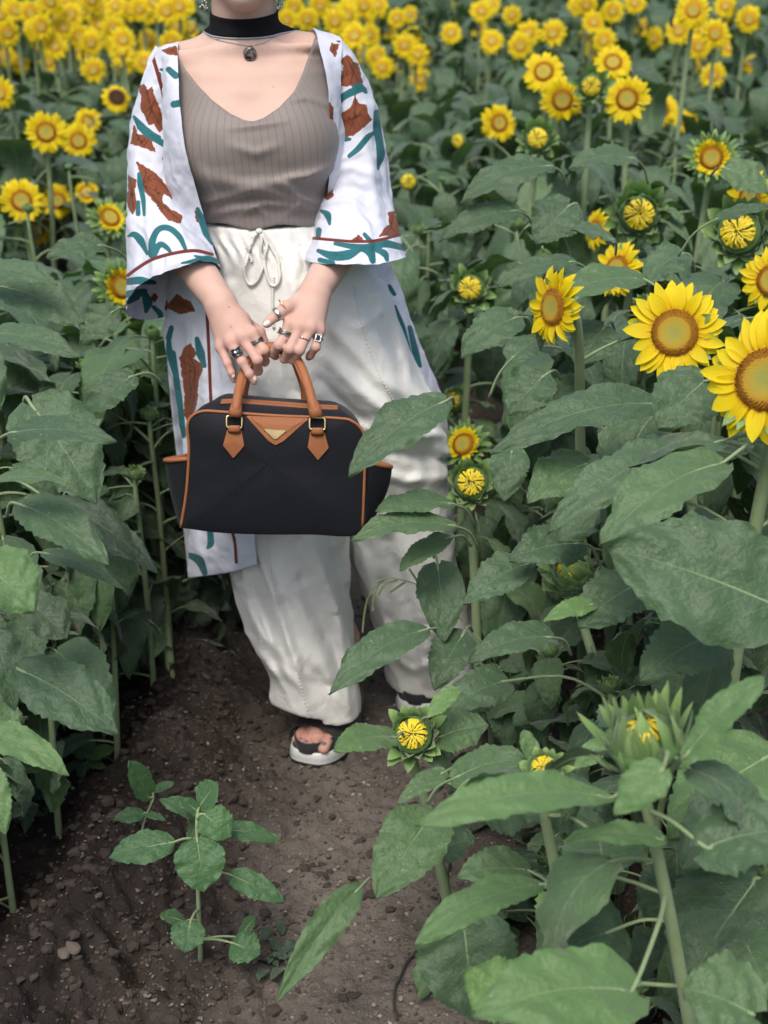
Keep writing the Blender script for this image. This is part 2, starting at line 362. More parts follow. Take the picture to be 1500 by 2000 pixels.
def loose():
    m1 = simple('stone_tan', (0.12, 0.098, 0.08), 0.85, nscale=30, namp=0.3, bump=0.5, bscale=120)
    m2 = simple('stone_pale', (0.26, 0.235, 0.20), 0.8, nscale=30, namp=0.25, bump=0.5, bscale=120)
    rocks = [rock_mesh('stone', m1, 3), rock_mesh('stone', m2, 8), rock_mesh('stone', m1, 12), rock_mesh('stone', m2, 19)]
    L = [(685, 1533, .016, 0, 'brown stone on the path just below the front sandal'), (1490, 0, 0, 0, ''),
         (127, 1793, .010, 1, 'pale chip of stone on the dark bank near the left edge'), (266, 1789, .010, 1, 'pale flat stone chip left of the seedling foot'),
         (150, 1930, .022, 2, 'tan clod of earth at the lower left corner of the bank'), (125, 1880, .020, 0, 'brown clod at the brink of the left furrow'),
         (690, 1938, .012, 2, 'rounded tan stone at the bottom of the path right of the leaf tip'), (185, 1720, .020, 0, 'brown clod on the crest of the bank beneath the seedling leaf'),
         (385, 1388, .012, 2, 'small tan stone on the path behind the seedling'), (500, 1488, .010, 0, 'small brown stone left of the front sandal'),
         (635, 1775, .009, 1, 'pale pebble on the path near the long drooping leaf'), (240, 1715, .008, 1, 'small pale stone on the crest of the bank'),
         (640, 1672, .011, 0, 'brown pebble in the middle of the gravel path')]
    for px, py, s, k, lab in L:
        if not lab: continue
        p = G(px, py, 0.02); p = G(px, py, GZ(p.x, p.y)); p = G(px, py, GZ(p.x, p.y))
        o = link('stone', rocks[k], None, (p.x, p.y, GZ(p.x, p.y) + s * 0.25)); s *= .62; o.scale = (s, s, s); o.rotation_euler = (0.2, 0.1, px)
        props(o, lab, 'stone', 'loose stones on the path')
    # twig and dry bits
    tw = simple('twig', (0.13, 0.075, 0.05), 0.8, nscale=60, namp=0.3)
    mb = MB(); a = G(500, 1793, 0.03); b = G(572, 1790, 0.02)
    P = [a.lerp(b, t) + Vector((0, 0.004 * math.sin(t * 7), 0.004 * math.sin(t * 5))) for t in np.linspace(0, 1, 9)]
    P = [Vector((p.x, p.y, GZ(p.x, p.y) + 0.004)) for p in P]
    mb.tube(P, [.0022, .0024, .002, .002, .0019, .0018, .0016, .0014, .0008], 6)
    props(link('twig', mb.data('twig', tw)), 'thin reddish dry twig lying on the path right of the seedling', 'twig')
    # dark cord-like dead vine on the right side of the path
    mb = MB(); pts = [(880, 1650), (868, 1700), (850, 1750), (820, 1810), (790, 1850), (770, 1900), (775, 1950)]
    P = []
    for q in crv([(a, b, 0) for a, b in pts], 24):
        p = G(q[0], q[1], 0.05); P.append(Vector((p.x, p.y, GZ(p.x, p.y) + 0.006)))
    mb.tube(P, 0.0024, 7)
    props(link('vine', mb.data('vine', simple('dead_vine', (0.035, 0.034, 0.028), 0.8))), 'dark dead vine trailing down the gravel beside the right hand plants', 'vine')
loose()

# ------------------------------------------------------------------ leaf meshes
def blade(mb, spine, normals, width, seed=0, nv=5, fold=0.25, wave=0.1, lobe=0.25, shape=0.0, m=0, cup=0.0, serr=0.035):
    """leaf blade along a spine (list of points) with a side direction from the normals"""
    rs = np.random.RandomState(seed); n = len(spine); S = np.array([list(p) for p in spine]); N = np.array([list(p) for p in normals])
    T = np.gradient(S, axis=0); T /= np.linalg.norm(T, axis=1)[:, None]
    N = N - (N * T).sum(1)[:, None] * T; N /= np.linalg.norm(N, axis=1)[:, None]
    B = np.cross(N, T); L = np.linalg.norm(np.diff(S, axis=0), axis=1).sum()
    t = np.linspace(0, 1, n); pk = 0.33 - 0.1 * (1 - shape)
    prof = (np.clip(t, 0.0, 1) ** (0.42 + 0.25 * shape)) * (1 - t) ** (0.86 - 0.1 * shape)
    prof = prof / prof.max(); prof[0] = 0.16; prof[-1] = 0.0
    prof = prof * (1 + 0.028 * rs.normal(size=n) * (t > .1) * (t < .95))
    ph = rs.rand(4) * 6.28; k = nv
    V = []; U = []
    for i in range(n):
        for j in range(-k, k + 1):
            v = j / k; av = abs(v); hw = prof[i] * width / 2
            e = (1 + (serr * (1 if i % 2 else -1) if av == 1 else 0))
            side = v * hw * e
            z = fold * av * hw - fold * 0.55 * av * av * hw + cup * av * av * hw
            sg = 1 if v > 0 else -1
            z += wave * width * 0.5 * av * av * (math.sin(t[i] * 9 + ph[0] * sg + ph[1]) + 0.5 * math.sin(t[i] * 21 + ph[2] * sg)) * min(1, t[i] * 4)
            # quilting between the side veins
            q = ((t[i] - 0.33 * av ** 0.85) * 7.5 + 0.0) % 1.0
            z += 0.02 * width * (0.5 - abs(q - 0.5)) * 2 * min(1, 4 * av) * (1 - av)
            z += 0.045 * width * math.sin(t[i] * 15 + v * 7 + ph[3]) * av + .03 * width * math.sin(t[i] * 27 + v * 13 + ph[0]) * math.sin(v * 9 + ph[1]) * min(1, 3 * av)
            back = -lobe * width * 0.5 * av ** 1.6 * max(0, 1 - t[i] * 4.5) ** 1.5
            fwd = 0.10 * width * av * av * (1 - t[i]) * t[i]
            p = S[i] + B[i] * side + N[i] * z + T[i] * (back + fwd)
            V.append(p); U.append((t[i], v))
    w_ = 2 * k + 1
    F = [(i * w_ + j, (i + 1) * w_ + j, (i + 1) * w_ + j + 1, i * w_ + j + 1) for i in range(n - 1) for j in range(w_ - 1)]
    mb.add(V, F, m, U)
def petiole(mb, pts, r0, r1, m=1, k=7):
    P = crv(pts, 12); r = np.linspace(r0, r1, 12); mb.tube([Vector(p) for p in P], list(r), k, m)

def gen_leaf(name, seed, mats, pl=0.09, rise=0.7, L=0.17, Wd=0.13, bend=1.6, a0=0.3, fold=0.25, wave=0.1, twist=0.2, n=22, nv=5, r=0.0028):
    """leaf with its stalk: starts at the origin, grows along +X"""
    mb = MB(); rs = np.random.RandomState(seed)
    P = []; a = rise; p = np.array([0., 0, 0])
    for i in range(9):
        P.append(p.copy()); p = p + np.array([math.cos(a), 0, math.sin(a)]) * pl / 8; a -= (rise - a0) / 8
    mb.tube([Vector(q) for q in P], list(np.linspace(r, r * .62, 9)), 7, 1)
    sp = [P[-1]]; q = P[-1].copy(); tw = 0
    nrm = []
    for i in range(n):
        t = i / (n - 1); a = a0 - bend * (t ** 0.9)
        y = twist * t * t * 0.35
        d = np.array([math.cos(a) * math.cos(y), math.sin(y) * math.cos(a), math.sin(a)])
        if i: q = q + d * L / (n - 1); sp.append(q.copy())
        nn = np.array([-math.sin(a), 0, math.cos(a)]); rl = twist * t * 1.5
        sd = np.cross(nn, d); nrm.append(nn * math.cos(rl) + sd * math.sin(rl))
    blade(mb, sp, nrm, Wd, seed, nv, fold, wave)
    # the midrib standing proud under the blade
    V = np.array([np.array(s) - np.array(nn) * 0.0012 for s, nn in zip(sp, nrm)])
    mb.tube([Vector(v) for v in V[: int(n * .85)]], list(np.linspace(r * .6, r * .12, int(n * .85))), 5, 1)
    return mb.data(name, mats)
LM = [M['leaf'], M['stem']]; LY = [M['leaf_young'], M['stem']]; LO = [M['leaf_old'], M['stem']]; LS = [M['leaf_seedling'], M['stem']]
rs0 = np.random.RandomState(77)
def variants(mats, cnt, seed, **k):
    out = []
    for i in range(cnt):
        r = np.random.RandomState(seed + i)
        out.append(gen_leaf('leaf', seed + i, mats, pl=r.uniform(.06, .11), rise=r.uniform(.5, 1.1), L=r.uniform(.17, .24), Wd=r.uniform(.075, .125), bend=r.uniform(1.1, 2.4),
                            a0=r.uniform(-.1, .45), fold=r.uniform(0.05, .5), wave=r.uniform(.05, .15), twist=r.uniform(-.5, .5), **k))
    return out
LEAF = variants(LM, 14, 100)
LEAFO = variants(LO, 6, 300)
LEAF_LO = variants(LM, 8, 200, n=11, nv=2)
def variants_top(cnt, seed, **k):      # narrower leaves near the head
    return [gen_leaf('leaf', seed + i, LM, pl=.03, rise=.5, L=.12 + .03 * (i % 3), Wd=.05 + .012 * (i % 2), bend=1.0 + .3 * i / cnt, a0=.3, fold=.4, wave=.12, twist=.5 - .25 * i, **k) for i in range(cnt)]
LEAF_TOP = variants_top(5, 400)

# ------------------------------------------------------------------ flower heads (face +Z, centre of the face at the origin, radius of the disc = 1 before scaling)
def strip(mb, base, d, nrm, L, Wd, bendup=0.0, n=6, m=0, curl=0.0, shape='petal', foldv=0.15, seed=0):
    d = Vector(d).normalized(); nrm = Vector(nrm).normalized(); s = d.cross(nrm).normalized()
    p = Vector(base); V = []; U = []; a = bendup
    for i in range(n + 1):
        t = i / n
        if shape == 'petal': w_ = (math.sin(math.pi * min(1, (t * .86 + .14)) ** 0.9)) ** 0.75 if t < 1 else 0.0
        elif shape == 'bract': w_ = (1 - t) ** 0.8 * (0.75 + 1.1 * t) if t < .999 else 0.0
        else: w_ = 1 - 0.5 * t
        a = bendup - curl * t
        dd = d * math.cos(a) + nrm * math.sin(a); nn = nrm * math.cos(a) - d * math.sin(a)
        if i: p = p + dd * (L / n)
        for v in (-1, 0, 1):
            V.append(p + s * v * w_ * Wd / 2 + nn * (abs(v) * foldv * w_ * Wd)); U.append((t, v))
    F = [(i * 3 + j, i * 3 + j + 1, (i + 1) * 3 + j + 1, (i + 1) * 3 + j) for i in range(n) for j in range(2)]
    mb.add(V, F, m, U)
def cup_mesh(R, depth, m_, name='flower_head', k=20):
    mb = MB(); prof = [(0.16 * R, -depth), (0.5 * R, -depth * .88), (0.85 * R, -depth * .55), (1.0 * R, -depth * .2), (0.97 * R, -0.02 * R)]
    V = []; 
    for (r, z) in prof:
        for j in range(k): V.append((r * math.cos(2 * math.pi * j / k), r * math.sin(2 * math.pi * j / k), z))
    F = [(i * k + j, i * k + (j + 1) % k, (i + 1) * k + (j + 1) % k, (i + 1) * k + j) for i in range(len(prof) - 1) for j in range(k)]
    F += [tuple(range(k))[::-1], tuple((len(prof) - 1) * k + j for j in range(k))]
    mb.add(V, F, 0); return mb.data(name, m_)
def disc_mesh(R, dome, mat, dense=True, name='disc'):
    mb = MB(); k = 28; n = 9; V = [(0, 0, dome * 0.72)]; U = [(0, 0)]
    for i in range(1, n + 1):
        r = i / n; z = dome * (0.72 + 0.6 * r * r - 1.25 * r ** 5)
        for j in range(k): V.append((R * r * math.cos(6.2832 * j / k), R * r * math.sin(6.2832 * j / k), z)); U.append((r, 0))
    F = [(0, 1 + j, 1 + (j + 1) % k) for j in range(k)]
    F += [(1 + (i - 1) * k + j, 1 + i * k + j, 1 + i * k + (j + 1) % k, 1 + (i - 1) * k + (j + 1) % k) for i in range(1, n) for j in range(k)]
    mb.add(V, F, 0, U)
    if dense:
        N = 420; rs = np.random.RandomState(5)
        for i in range(N):
            r = math.sqrt((i + 0.5) / N); a = i * 2.39996; z = dome * (0.72 + 0.6 * r * r - 1.25 * r ** 5)
            s = R * (0.028 if r < .68 else 0.045); h = s * (0.9 if r < .68 else 2.2); x, y = R * r * math.cos(a), R * r * math.sin(a)
            jx, jy = rs.normal(0, s * .3, 2) if r > .68 else (0, 0)
            dk = 0.0 if r < .72 else float(rs.rand() < 0.4)
            tip = (x * 1.02 + jx, y * 1.02 + jy, z + h)
            mb.add([(x - s, y - s * .4, z), (x + s, y - s * .4, z), (x, y + s, z), tip], [(0, 1, 3), (1, 2, 3), (2, 0, 3)], 0, [(r, dk * .5 + (.62 if r < .72 else .2))] * 3 + [(r, dk)])
    return mb.data(name, mat, smooth=False)
def petals_mesh(R, L, n, seed, droop=0.0, name='petals', seg=6, wide=1.0, arc=None):
    mb = MB(); rs = np.random.RandomState(seed)
    for layer in range(2):
        for i in range(n):
            a = 2 * math.pi * (i + 0.5 * layer + rs.uniform(-.28, .28)) / n
            if rs.rand() < 0.05: continue
            d = (math.cos(a), math.sin(a), 0); l = L * rs.uniform(.78, 1.1) * (1 if layer else .97)
            b = (R * .93 * d[0], R * .93 * d[1], -0.05 * R - layer * 0.06 * R)
            strip(mb, b, d, (0, 0, 1), l, R * rs.uniform(.42, .6) * wide, rs.uniform(.05, .4) + droop - layer * .12, seg, 0, rs.uniform(0.2, .9), 'petal', rs.uniform(.08, .3), i)
    return mb.data(name, M['petal'])
def bracts_mesh(R, L, n, rows, seed, out0=0.9, step=.35, curl=-0.5, w_=0.5, zb=-0.35, name='bracts', jit=.3):
    mb = MB(); rs = np.random.RandomState(seed)
    for r in range(rows):
        for i in range(n):
            a = 2 * math.pi * (i + .5 * r + rs.uniform(-.25, .25)) / n
            d = Vector((math.cos(a), math.sin(a), 0)); e = out0 - r * step + rs.uniform(-jit, jit)
            q = Vector((math.cos(e) * d.x, math.cos(e) * d.y, math.sin(e)))
            nn = Vector((-math.sin(e) * d.x, -math.sin(e) * d.y, math.cos(e)))
            b = d * R * (1.0 + 0.0 * r) + Vector((0, 0, zb * R - r * .14 * R))
            strip(mb, b, q, nn, L * rs.uniform(.75, 1.2), R * w_ * rs.uniform(.8, 1.2), 0.0, 6, 0, curl * rs.uniform(-.3, 1.8), 'bract', .22, i)
    return mb.data(name, M['bract'])
def folded_mesh(R, seed, n=26, h=.35, open_=0.0, name='florets'):
    """unopened yellow rays lying inwards over the bud"""
    mb = MB(); rs = np.random.RandomState(seed)
    for i in range(n):
        a = 2 * math.pi * (i + rs.uniform(-.3, .3)) / n; d = Vector((math.cos(a), math.sin(a), 0))
        P = []; r1 = rs.uniform(.02, .32) + open_
        for t in np.linspace(0, 1, 6):
            rr = R * (0.93 * (1 - t) + r1 * t); a2 = a + rs.uniform(-.09, .09) + .35 * t * (1 if seed % 2 else -1) * .5
            z = R * h * math.sin(math.pi * (0.12 + .55 * t)) + rs.uniform(-.02, .09) * R
            P.append(Vector((rr * math.cos(a2), rr * math.sin(a2), z)))
        V = []; w_ = R * rs.uniform(.13, .2)
        for t, p in zip(np.linspace(0, 1, 6), P):
            s = Vector((-d.y, d.x, 0)); ww = w_ * (0.6 + .6 * math.sin(math.pi * min(1, t + .25))) * (1 - .45 * t)
            V += [p - s * ww / 2, p + Vector((0, 0, ww * .35)), p + s * ww / 2]
        F = [(i_ * 3 + j, i_ * 3 + j + 1, (i_ + 1) * 3 + j + 1, (i_ + 1) * 3 + j) for i_ in range(5) for j in range(2)]
        mb.add(V, F, 0, [(t, v) for t in np.linspace(0, 1, 6) for v in (-1, 0, 1)])
    k = 18; V = [(0, 0, R * .08)] + [(R * .95 * math.cos(6.2832 * j / k), R * .95 * math.sin(6.2832 * j / k), 0) for j in range(k)]
    mb.add(V, [(0, 1 + j, 1 + (j + 1) % k) for j in range(k)], 1)
    return mb.data(name, [M['floret'], simple('bud_heart', (0.12, 0.13, 0.02), .7, nscale=80, namp=.5)])
# unit meshes: R = disc radius in metres for an overall size of 1 (scaled per head)
HEADS = {}
def reg(kind, *parts): HEADS.setdefault(kind, []).append(parts)
MBR = M['bract']
for s in range(3):   # open flower, overall diameter 1: disc radius .24, petals .27
    reg('open', cup_mesh(.225, .12, MBR), ('petals', petals_mesh(.222, .30, 18 + s, s * 7 + 1, wide=1.15)), ('disc', disc_mesh(.225, .05, M['disc'])), ('bracts', bracts_mesh(.225, .2, 13, 2, s + 2, out0=.35, step=.4, curl=.7, w_=.5, zb=-.25)))
for s in range(3):
    reg('openfar', cup_mesh(.20, .12, MBR, k=10), ('petals', petals_mesh(.19, .32, 15, s * 7 + 3, seg=3, wide=1.5)), ('disc', disc_mesh(.195, .05, M['disc'], dense=False)))
reg('dark', cup_mesh(.25, .12, MBR, k=12), ('petals', petals_mesh(.25, .27, 17, 44, droop=-.3)), ('disc', disc_mesh(.27, .05, M['disc_dark'], dense=False)))
for s in range(2):   # half open: short petals curling in, large bracts
    reg('half', cup_mesh(.27, .2, MBR), ('petals', petals_mesh(.25, .17, 18, s + 60, droop=.55, wide=.85)), ('disc', disc_mesh(.24, .06, M['disc'])), ('bracts', bracts_mesh(.27, .3, 15, 3, s + 5, out0=.75, step=.4, curl=.2, w_=.5, zb=-.25)))
for s in range(3):   # bud just showing folded yellow rays
    reg('bud', cup_mesh(.27, .28, MBR), ('florets', folded_mesh(.23, s + 3, n=22, h=.4)), ('bracts', bracts_mesh(.285, .27, 11, 4, s + 11, out0=1.95, step=.3, curl=.55, w_=.85, zb=-.62, jit=.35)))
reg('spiky', cup_mesh(.3, .3, MBR), ('florets', folded_mesh(.16, 9, h=.7, n=16)), ('bracts', bracts_mesh(.25, .46, 14, 5, 31, out0=1.75, step=.24, curl=-.55, w_=.44, zb=-.55, jit=.34)))
reg('spiky', cup_mesh(.3, .3, MBR), ('florets', folded_mesh(.11, 12, h=.8, n=12)), ('bracts', bracts_mesh(.27, .36, 12, 5, 37, out0=1.8, step=.22, curl=.1, w_=.7, zb=-.5, jit=.22)))
# ------------------------------------------------------------------ implicit surfaces for the figure and its clothes
def sdcap(P, a, b, ra, rb):
    a = np.array(a, dtype=np.float32); b = np.array(b, dtype=np.float32); ab = b - a; L2 = max(1e-9, float(ab @ ab))
    t = np.clip(((P - a) @ ab) / L2, 0, 1); d = np.linalg.norm(P - (a + t[..., None] * ab), axis=-1)
    return d - (ra + (rb - ra) * t)
def sdell(P, c, r, ax=None):
    q = P - np.array(c, dtype=np.float32)
    if ax is not None: q = q @ np.array(ax, dtype=np.float32).T
    r = np.array(r, dtype=np.float32); k0 = np.linalg.norm(q / r, axis=-1); k1 = np.linalg.norm(q / (r * r), axis=-1)
    return k0 * (k0 - 1) / np.maximum(k1, 1e-9)
def smin(a, b, k):
    h = np.clip(0.5 + 0.5 * (b - a) / k, 0, 1); return b + (a - b) * h - k * h * (1 - h)
def smax(a, b, k): return -smin(-a, -b, k)
def sdchain(P, pts, r, k=0.004, d=None):
    for i in range(len(pts) - 1):
        e = sdcap(P, pts[i], pts[i + 1], r[i], r[i + 1]); d = e if d is None else smin(d, e, k)
    return d
def nets(fn, lo, hi, h):
    ax = [np.arange(lo[i], hi[i] + h, h, dtype=np.float32) for i in range(3)]
    X, Y, Z = np.meshgrid(*ax, indexing='ij'); P = np.stack([X, Y, Z], -1)
    v = np.concatenate([fn(P[i:i + 24]) for i in range(0, P.shape[0], 24)], 0).astype(np.float32)
    n = v.shape; s = v < 0; c = tuple(m - 1 for m in n)
    acc = np.zeros(c + (3,), np.float32); cnt = np.zeros(c, np.float32)
    offs = [(a, b, d) for a in (0, 1) for b in (0, 1) for d in (0, 1)]
    sl_ = lambda o: tuple(slice(o[i], o[i] + c[i]) for i in range(3))
    for o in offs:
        for k in range(3):
            if o[k]: continue
            e = list(o); e[k] = 1; a, b = v[sl_(o)], v[sl_(e)]
            cr = (a < 0) != (b < 0); t = np.where(cr, a / np.where(cr, a - b, 1), 0)
            for q in range(3): acc[..., q] += np.where(cr, o[q] + (t if q == k else 0), 0)
            cnt += cr
    act = cnt > 0; idx = -np.ones(c, np.int64); idx[act] = np.arange(act.sum())
    ii = np.stack(np.nonzero(act), -1); V = (ii + acc[act] / cnt[act][:, None]) * h + np.array(lo)
    F = []
    for k in range(3):
        u, w_ = (k + 1) % 3, (k + 2) % 3
        a = [slice(None)] * 3; b = [slice(None)] * 3
        a[k] = slice(0, n[k] - 1); b[k] = slice(1, n[k]); s0, s1 = s[tuple(a)], s[tuple(b)]
        cr = s0 != s1; I = np.stack(np.nonzero(cr), -1)
        I = I[(I[:, u] > 0) & (I[:, w_] > 0) & (I[:, u] < n[u] - 1) & (I[:, w_] < n[w_] - 1)]
        du = np.zeros(3, int); du[u] = 1; dw = np.zeros(3, int); dw[w_] = 1
        q = [idx[tuple((I - x).T)] for x in (du + dw, dw, 0 * du, du)]
        fl = s0[tuple(I.T)]; Q = np.stack(q, -1); Q[~fl] = Q[~fl][:, ::-1]
        F.append(Q)
    F = np.concatenate(F); F = F[(F >= 0).all(1)]
    return V, F.tolist()
def relax(V, F, it=2, lam=.5):
    F = np.asarray(F); n = len(V); V = V.copy()
    e = np.concatenate([F[:, [0, 1]], F[:, [1, 2]], F[:, [2, 3]], F[:, [3, 0]]]); e = np.concatenate([e, e[:, ::-1]])
    cnt = np.bincount(e[:, 0], minlength=n)[:, None]
    for _ in range(it):
        s_ = np.stack([np.bincount(e[:, 0], V[e[:, 1], k], minlength=n) for k in range(3)], 1)
        V = V + lam * (s_ / np.maximum(cnt, 1) - V)
    return V
def w3(px, py, Y): return np.array(W(px, py, Y))
def rows_loft(rows, zcap=True):
    """stack of horizontal ellipses given as (py, centre px, half width px, Ycentre, depth half)"""
    R = []
    for py, cx, hw, Yc, ry in rows:
        c = w3(cx, py, Yc); e = w3(cx + hw, py, Yc); R.append((c[2], c[0], e[0] - c[0], Yc, ry))
    R.sort(); R = np.array(R)
    def f(P):
        z = P[..., 2]; g = lambda k: np.interp(z, R[:, 0], R[:, k])
        cx, rx, cy, ry = g(1), g(2), g(3), g(4)
        q = np.sqrt(((P[..., 0] - cx) / rx) ** 2 + ((P[..., 1] - cy) / ry) ** 2) + 1e-6
        d = (q - 1) * np.minimum(rx, ry) * 0.9
        return np.maximum(d, np.maximum(R[0, 0] - z, z - R[-1, 0]))
    return f
def foldfield(folds):
    def f(P):
        px, py = projA(P.reshape(-1, 3)); out = np.zeros(len(px), np.float32)
        for pts, wd, amp in folds:
            pts = np.array(pts, float); best = np.full(len(px), 1e9); tt = np.zeros(len(px)); n = len(pts) - 1
            for i in range(n):
                a, b = pts[i], pts[i + 1]; ab = b - a; t = np.clip(((px - a[0]) * ab[0] + (py - a[1]) * ab[1]) / (ab @ ab), 0, 1)
                d = np.hypot(px - a[0] - t * ab[0], py - a[1] - t * ab[1]); m_ = d < best
                best = np.where(m_, d, best); tt = np.where(m_, (i + t) / n, tt)
            out += amp * np.exp(-(best / wd) ** 2) * np.sin(np.pi * (0.12 + 0.76 * tt))
        return out.reshape(P.shape[:-1])
    return f
def bvh_of(V, F): return BVHTree.FromPolygons([Vector(v) for v in V], F)
def stick(px, py, bvh, off=0.001, fallback=2.6):
    d = raydir(px, py).normalized(); o = Vector((0, 0, CAMH)); h = bvh.ray_cast(o, d)
    if h[0] is None: return W(px, py, fallback)
    n = h[1]; 
    if n.dot(d) > 0: n = -n
    return h[0] + n * off

PO = G(690, 1440); PO = Vector((PO.x, PO.y, 0))     # where the person stands
# ---- torso and neck
torso = rows_loft([(470, 535, 118, 2.75, .098), (430, 520, 116, 2.75, .088), (390, 510, 120, 2.75, .086), (340, 502, 130, 2.75, .092), (290, 497, 139, 2.75, .098), (230, 495, 146, 2.75, .10),
                   (170, 492, 150, 2.755, .094), (135, 490, 152, 2.76, .082), (112, 487, 140, 2.765, .066), (98, 484, 112, 2.77, .054), (86, 480, 80, 2.77, .05), (78, 477, 60, 2.77, .045)])
bL, bR = w3(416, 288, 2.674), w3(572, 276, 2.674)
neck0, neck1 = w3(478, 110, 2.775), w3(474, -20, 2.755)
def f_torso(P):
    d = torso(P)
    d = smin(d, sdell(P, bL, (.066, .060, .066)), .05); d = smin(d, sdell(P, bR, (.066, .060, .066)), .05)
    d = smin(d, sdcap(P, neck0, neck1, .056, .055), .035)
    for a, b in ((w3(470, 88, 2.79), w3(338, 126, 2.79)), (w3(480, 84, 2.79), w3(638, 106, 2.79))):
        d = smin(d, sdcap(P, a, b, .034, .034), .03)
    d = smin(d, sdcap(P, w3(455, 96, 2.712), w3(345, 108, 2.735), .005, .006), .03)
    d = smin(d, sdcap(P, w3(500, 94, 2.712), w3(625, 88, 2.735), .005, .006), .03)
    # hollow between the breasts
    d = smax(d, -sdcap(P, w3(490, 200, 2.612), w3(493, 300, 2.588), .003, .017), .018)
    return d
hc = w3(474, -130, 2.735)      # head centre
def f_head(P):
    z = hc[2]; x = hc[0]; y = hc[1]
    d = sdell(P, (x, y + .012, z + .03), (.074, .094, .082))
    d = smin(d, sdell(P, (x, y - .012, z - .03), (.062, .074, .082)), .03)
    d = smin(d, sdcap(P, (x - .05, y + .005, z - .055), (x + .004, y - .062, z - .093), .024, .022), .03)
    d = smin(d, sdcap(P, (x + .052, y + .005, z - .055), (x + .004, y - .062, z - .093), .024, .022), .03)
    d = smin(d, sdell(P, (x + .004, y - .062, z - .098), (.026, .02, .018)), .02)
    d = smin(d, sdcap(P, (x + .003, y - .082, z + .012), (x + .004, y - .098, z - .022), .007, .012), .012)       # nose
    for s in (-1, 1):
        d = smax(d, -sdell(P, (x + s * .03, y - .088, z + .012), (.018, .012, .011)), .012)
        d = smin(d, sdell(P, (x + s * .012 + .003, y - .092, z - .026), (.008, .009, .007)), .006)
        d = smin(d, sdcap(P, (x + s * .045, y - .076, z + .03), (x + s * .015, y - .088, z + .027), .004, .005), .01)
        d = smin(d, sdell(P, (x + s * .071, y + .012, z - .005), (.007, .017, .03)), .006)
    d = smin(d, sdell(P, (x + .004, y - .085, z - .052), (.022, .008, .0055)), .006)
    d = smin(d, sdell(P, (x + .004, y - .083, z - .064), (.019, .008, .007)), .006)
    d = smin(d, sdcap(P, (x, y + .03, z - .05), neck0, .052, .054), .03)
    return d
def f_up(P):
    d = smin(f_torso(P), f_head(P), .012)
    for p in ([w3(342, 136, 2.79), w3(314, 300, 2.78), w3(324, 430, 2.72)], [w3(644, 120, 2.79), w3(690, 270, 2.785), w3(706, 405, 2.76)]):
        d = smin(d, sdchain(P, p, [.036, .036, .035], .02), .02)
    return d
tV, tF = nets(f_up, (-.46, 2.56, .98), (.08, 2.92, 1.75), .0045)
tV = relax(tV, tF, 2)
SKB = bvh_of(tV, tF)
# ---- forearms and hands
def hand(elbow, wrist, palm, fingers, thumb, kn):
    el, wr = w3(*elbow), w3(*wrist)
    F3 = [[w3(*p) for p in f] for f, _ in fingers]
    def f(P):
        mid = (el + wr) / 2 + (el - wr) * .12
        d = sdchain(P, [el, mid, wr], [.038, .0355, .0265], .02)
        for i, (f_, r) in enumerate(fingers):
            pts = F3[i]
            # metacarpal
            d = smin(d, sdcap(P, wr * .82 + pts[0] * .18, pts[0] + np.array([0, .0025, 0]), .0165, .0100), .018)
        for q in palm: d = smin(d, sdell(P, w3(*q[:3]), q[3:]), .014)
        hand_d = d
        for i, (f_, r) in enumerate(fingers):
            r = [q_ * .95 for q_ in r]; g = sdchain(P, F3[i], r, .003)
            # knuckle swell
            for j in range(1, len(F3[i]) - 1): g = smin(g, np.linalg.norm(P - F3[i][j], axis=-1) - r[j] * 1.04, .003)
            hand_d = smin(hand_d, g, .0032)
        if thumb: hand_d = smin(hand_d, sdchain(P, [w3(*p) for p in thumb[0]], thumb[1], .004), .008)
        for c, r in kn: hand_d = smin(hand_d, np.linalg.norm(P - w3(*c) - np.array([0, .0035, -.001]), axis=-1) - r, .010)
        return hand_d
    return f
hR = hand((322, 440, 2.70), (428, 588, 2.50), [(455, 635, 2.485, .034, .016, .03)],
          [([(494, 655, 2.452), (516, 684, 2.434), (517, 706, 2.452), (508, 706, 2.474)], [.0098, .0088, .0080, .0072]),
           ([(474, 662, 2.448), (503, 703, 2.420), (504, 724, 2.438), (494, 718, 2.466)], [.0100, .0090, .0082, .0074]),
           ([(452, 672, 2.448), (473, 707, 2.418), (487, 730, 2.412), (496, 745, 2.414)], [.0096, .0084, .0074, .0066]),
           ([(432, 680, 2.460), (445, 710, 2.438), (452, 728, 2.432), (457, 742, 2.434)], [.0086, .0074, .0064, .0058])],
          ([(462, 622, 2.50), (505, 650, 2.495), (520, 682, 2.49), (512, 700, 2.492)], [.015, .0115, .0095, .008]),
          [((492, 650, 2.446), .0098), ((472, 657, 2.442), .0102), ((451, 667, 2.444), .0096), ((433, 676, 2.457), .0085)])
hL = hand((712, 410, 2.745), (616, 568, 2.51), [(598, 608, 2.49, .032, .016, .03)],
          [([(566, 636, 2.450), (545, 674, 2.428), (533, 690, 2.446), (538, 696, 2.470)], [.0098, .0092, .0084, .0074]),
           ([(586, 640, 2.444), (566, 682, 2.420), (556, 700, 2.440), (560, 702, 2.468)], [.0100, .0092, .0084, .0074]),
           ([(605, 644, 2.446), (585, 684, 2.422), (573, 703, 2.438), (576, 706, 2.466)], [.0098, .0090, .0082, .0072]),
           ([(623, 648, 2.456), (617, 678, 2.438), (606, 694, 2.450), (603, 698, 2.472)], [.0086, .0078, .0070, .0064])],
          ([(590, 590, 2.49), (560, 600, 2.462), (541, 615, 2.448), (521, 632, 2.440)], [.0155, .0115, .0098, .0078]),
          [((567, 632, 2.444), .0098), ((587, 636, 2.440), .0102), ((606, 640, 2.442), .0096), ((623, 645, 2.452), .0084)])
def bbox(pts, m): P = np.array([w3(*p) for p in pts]); return P.min(0) - m, P.max(0) + m
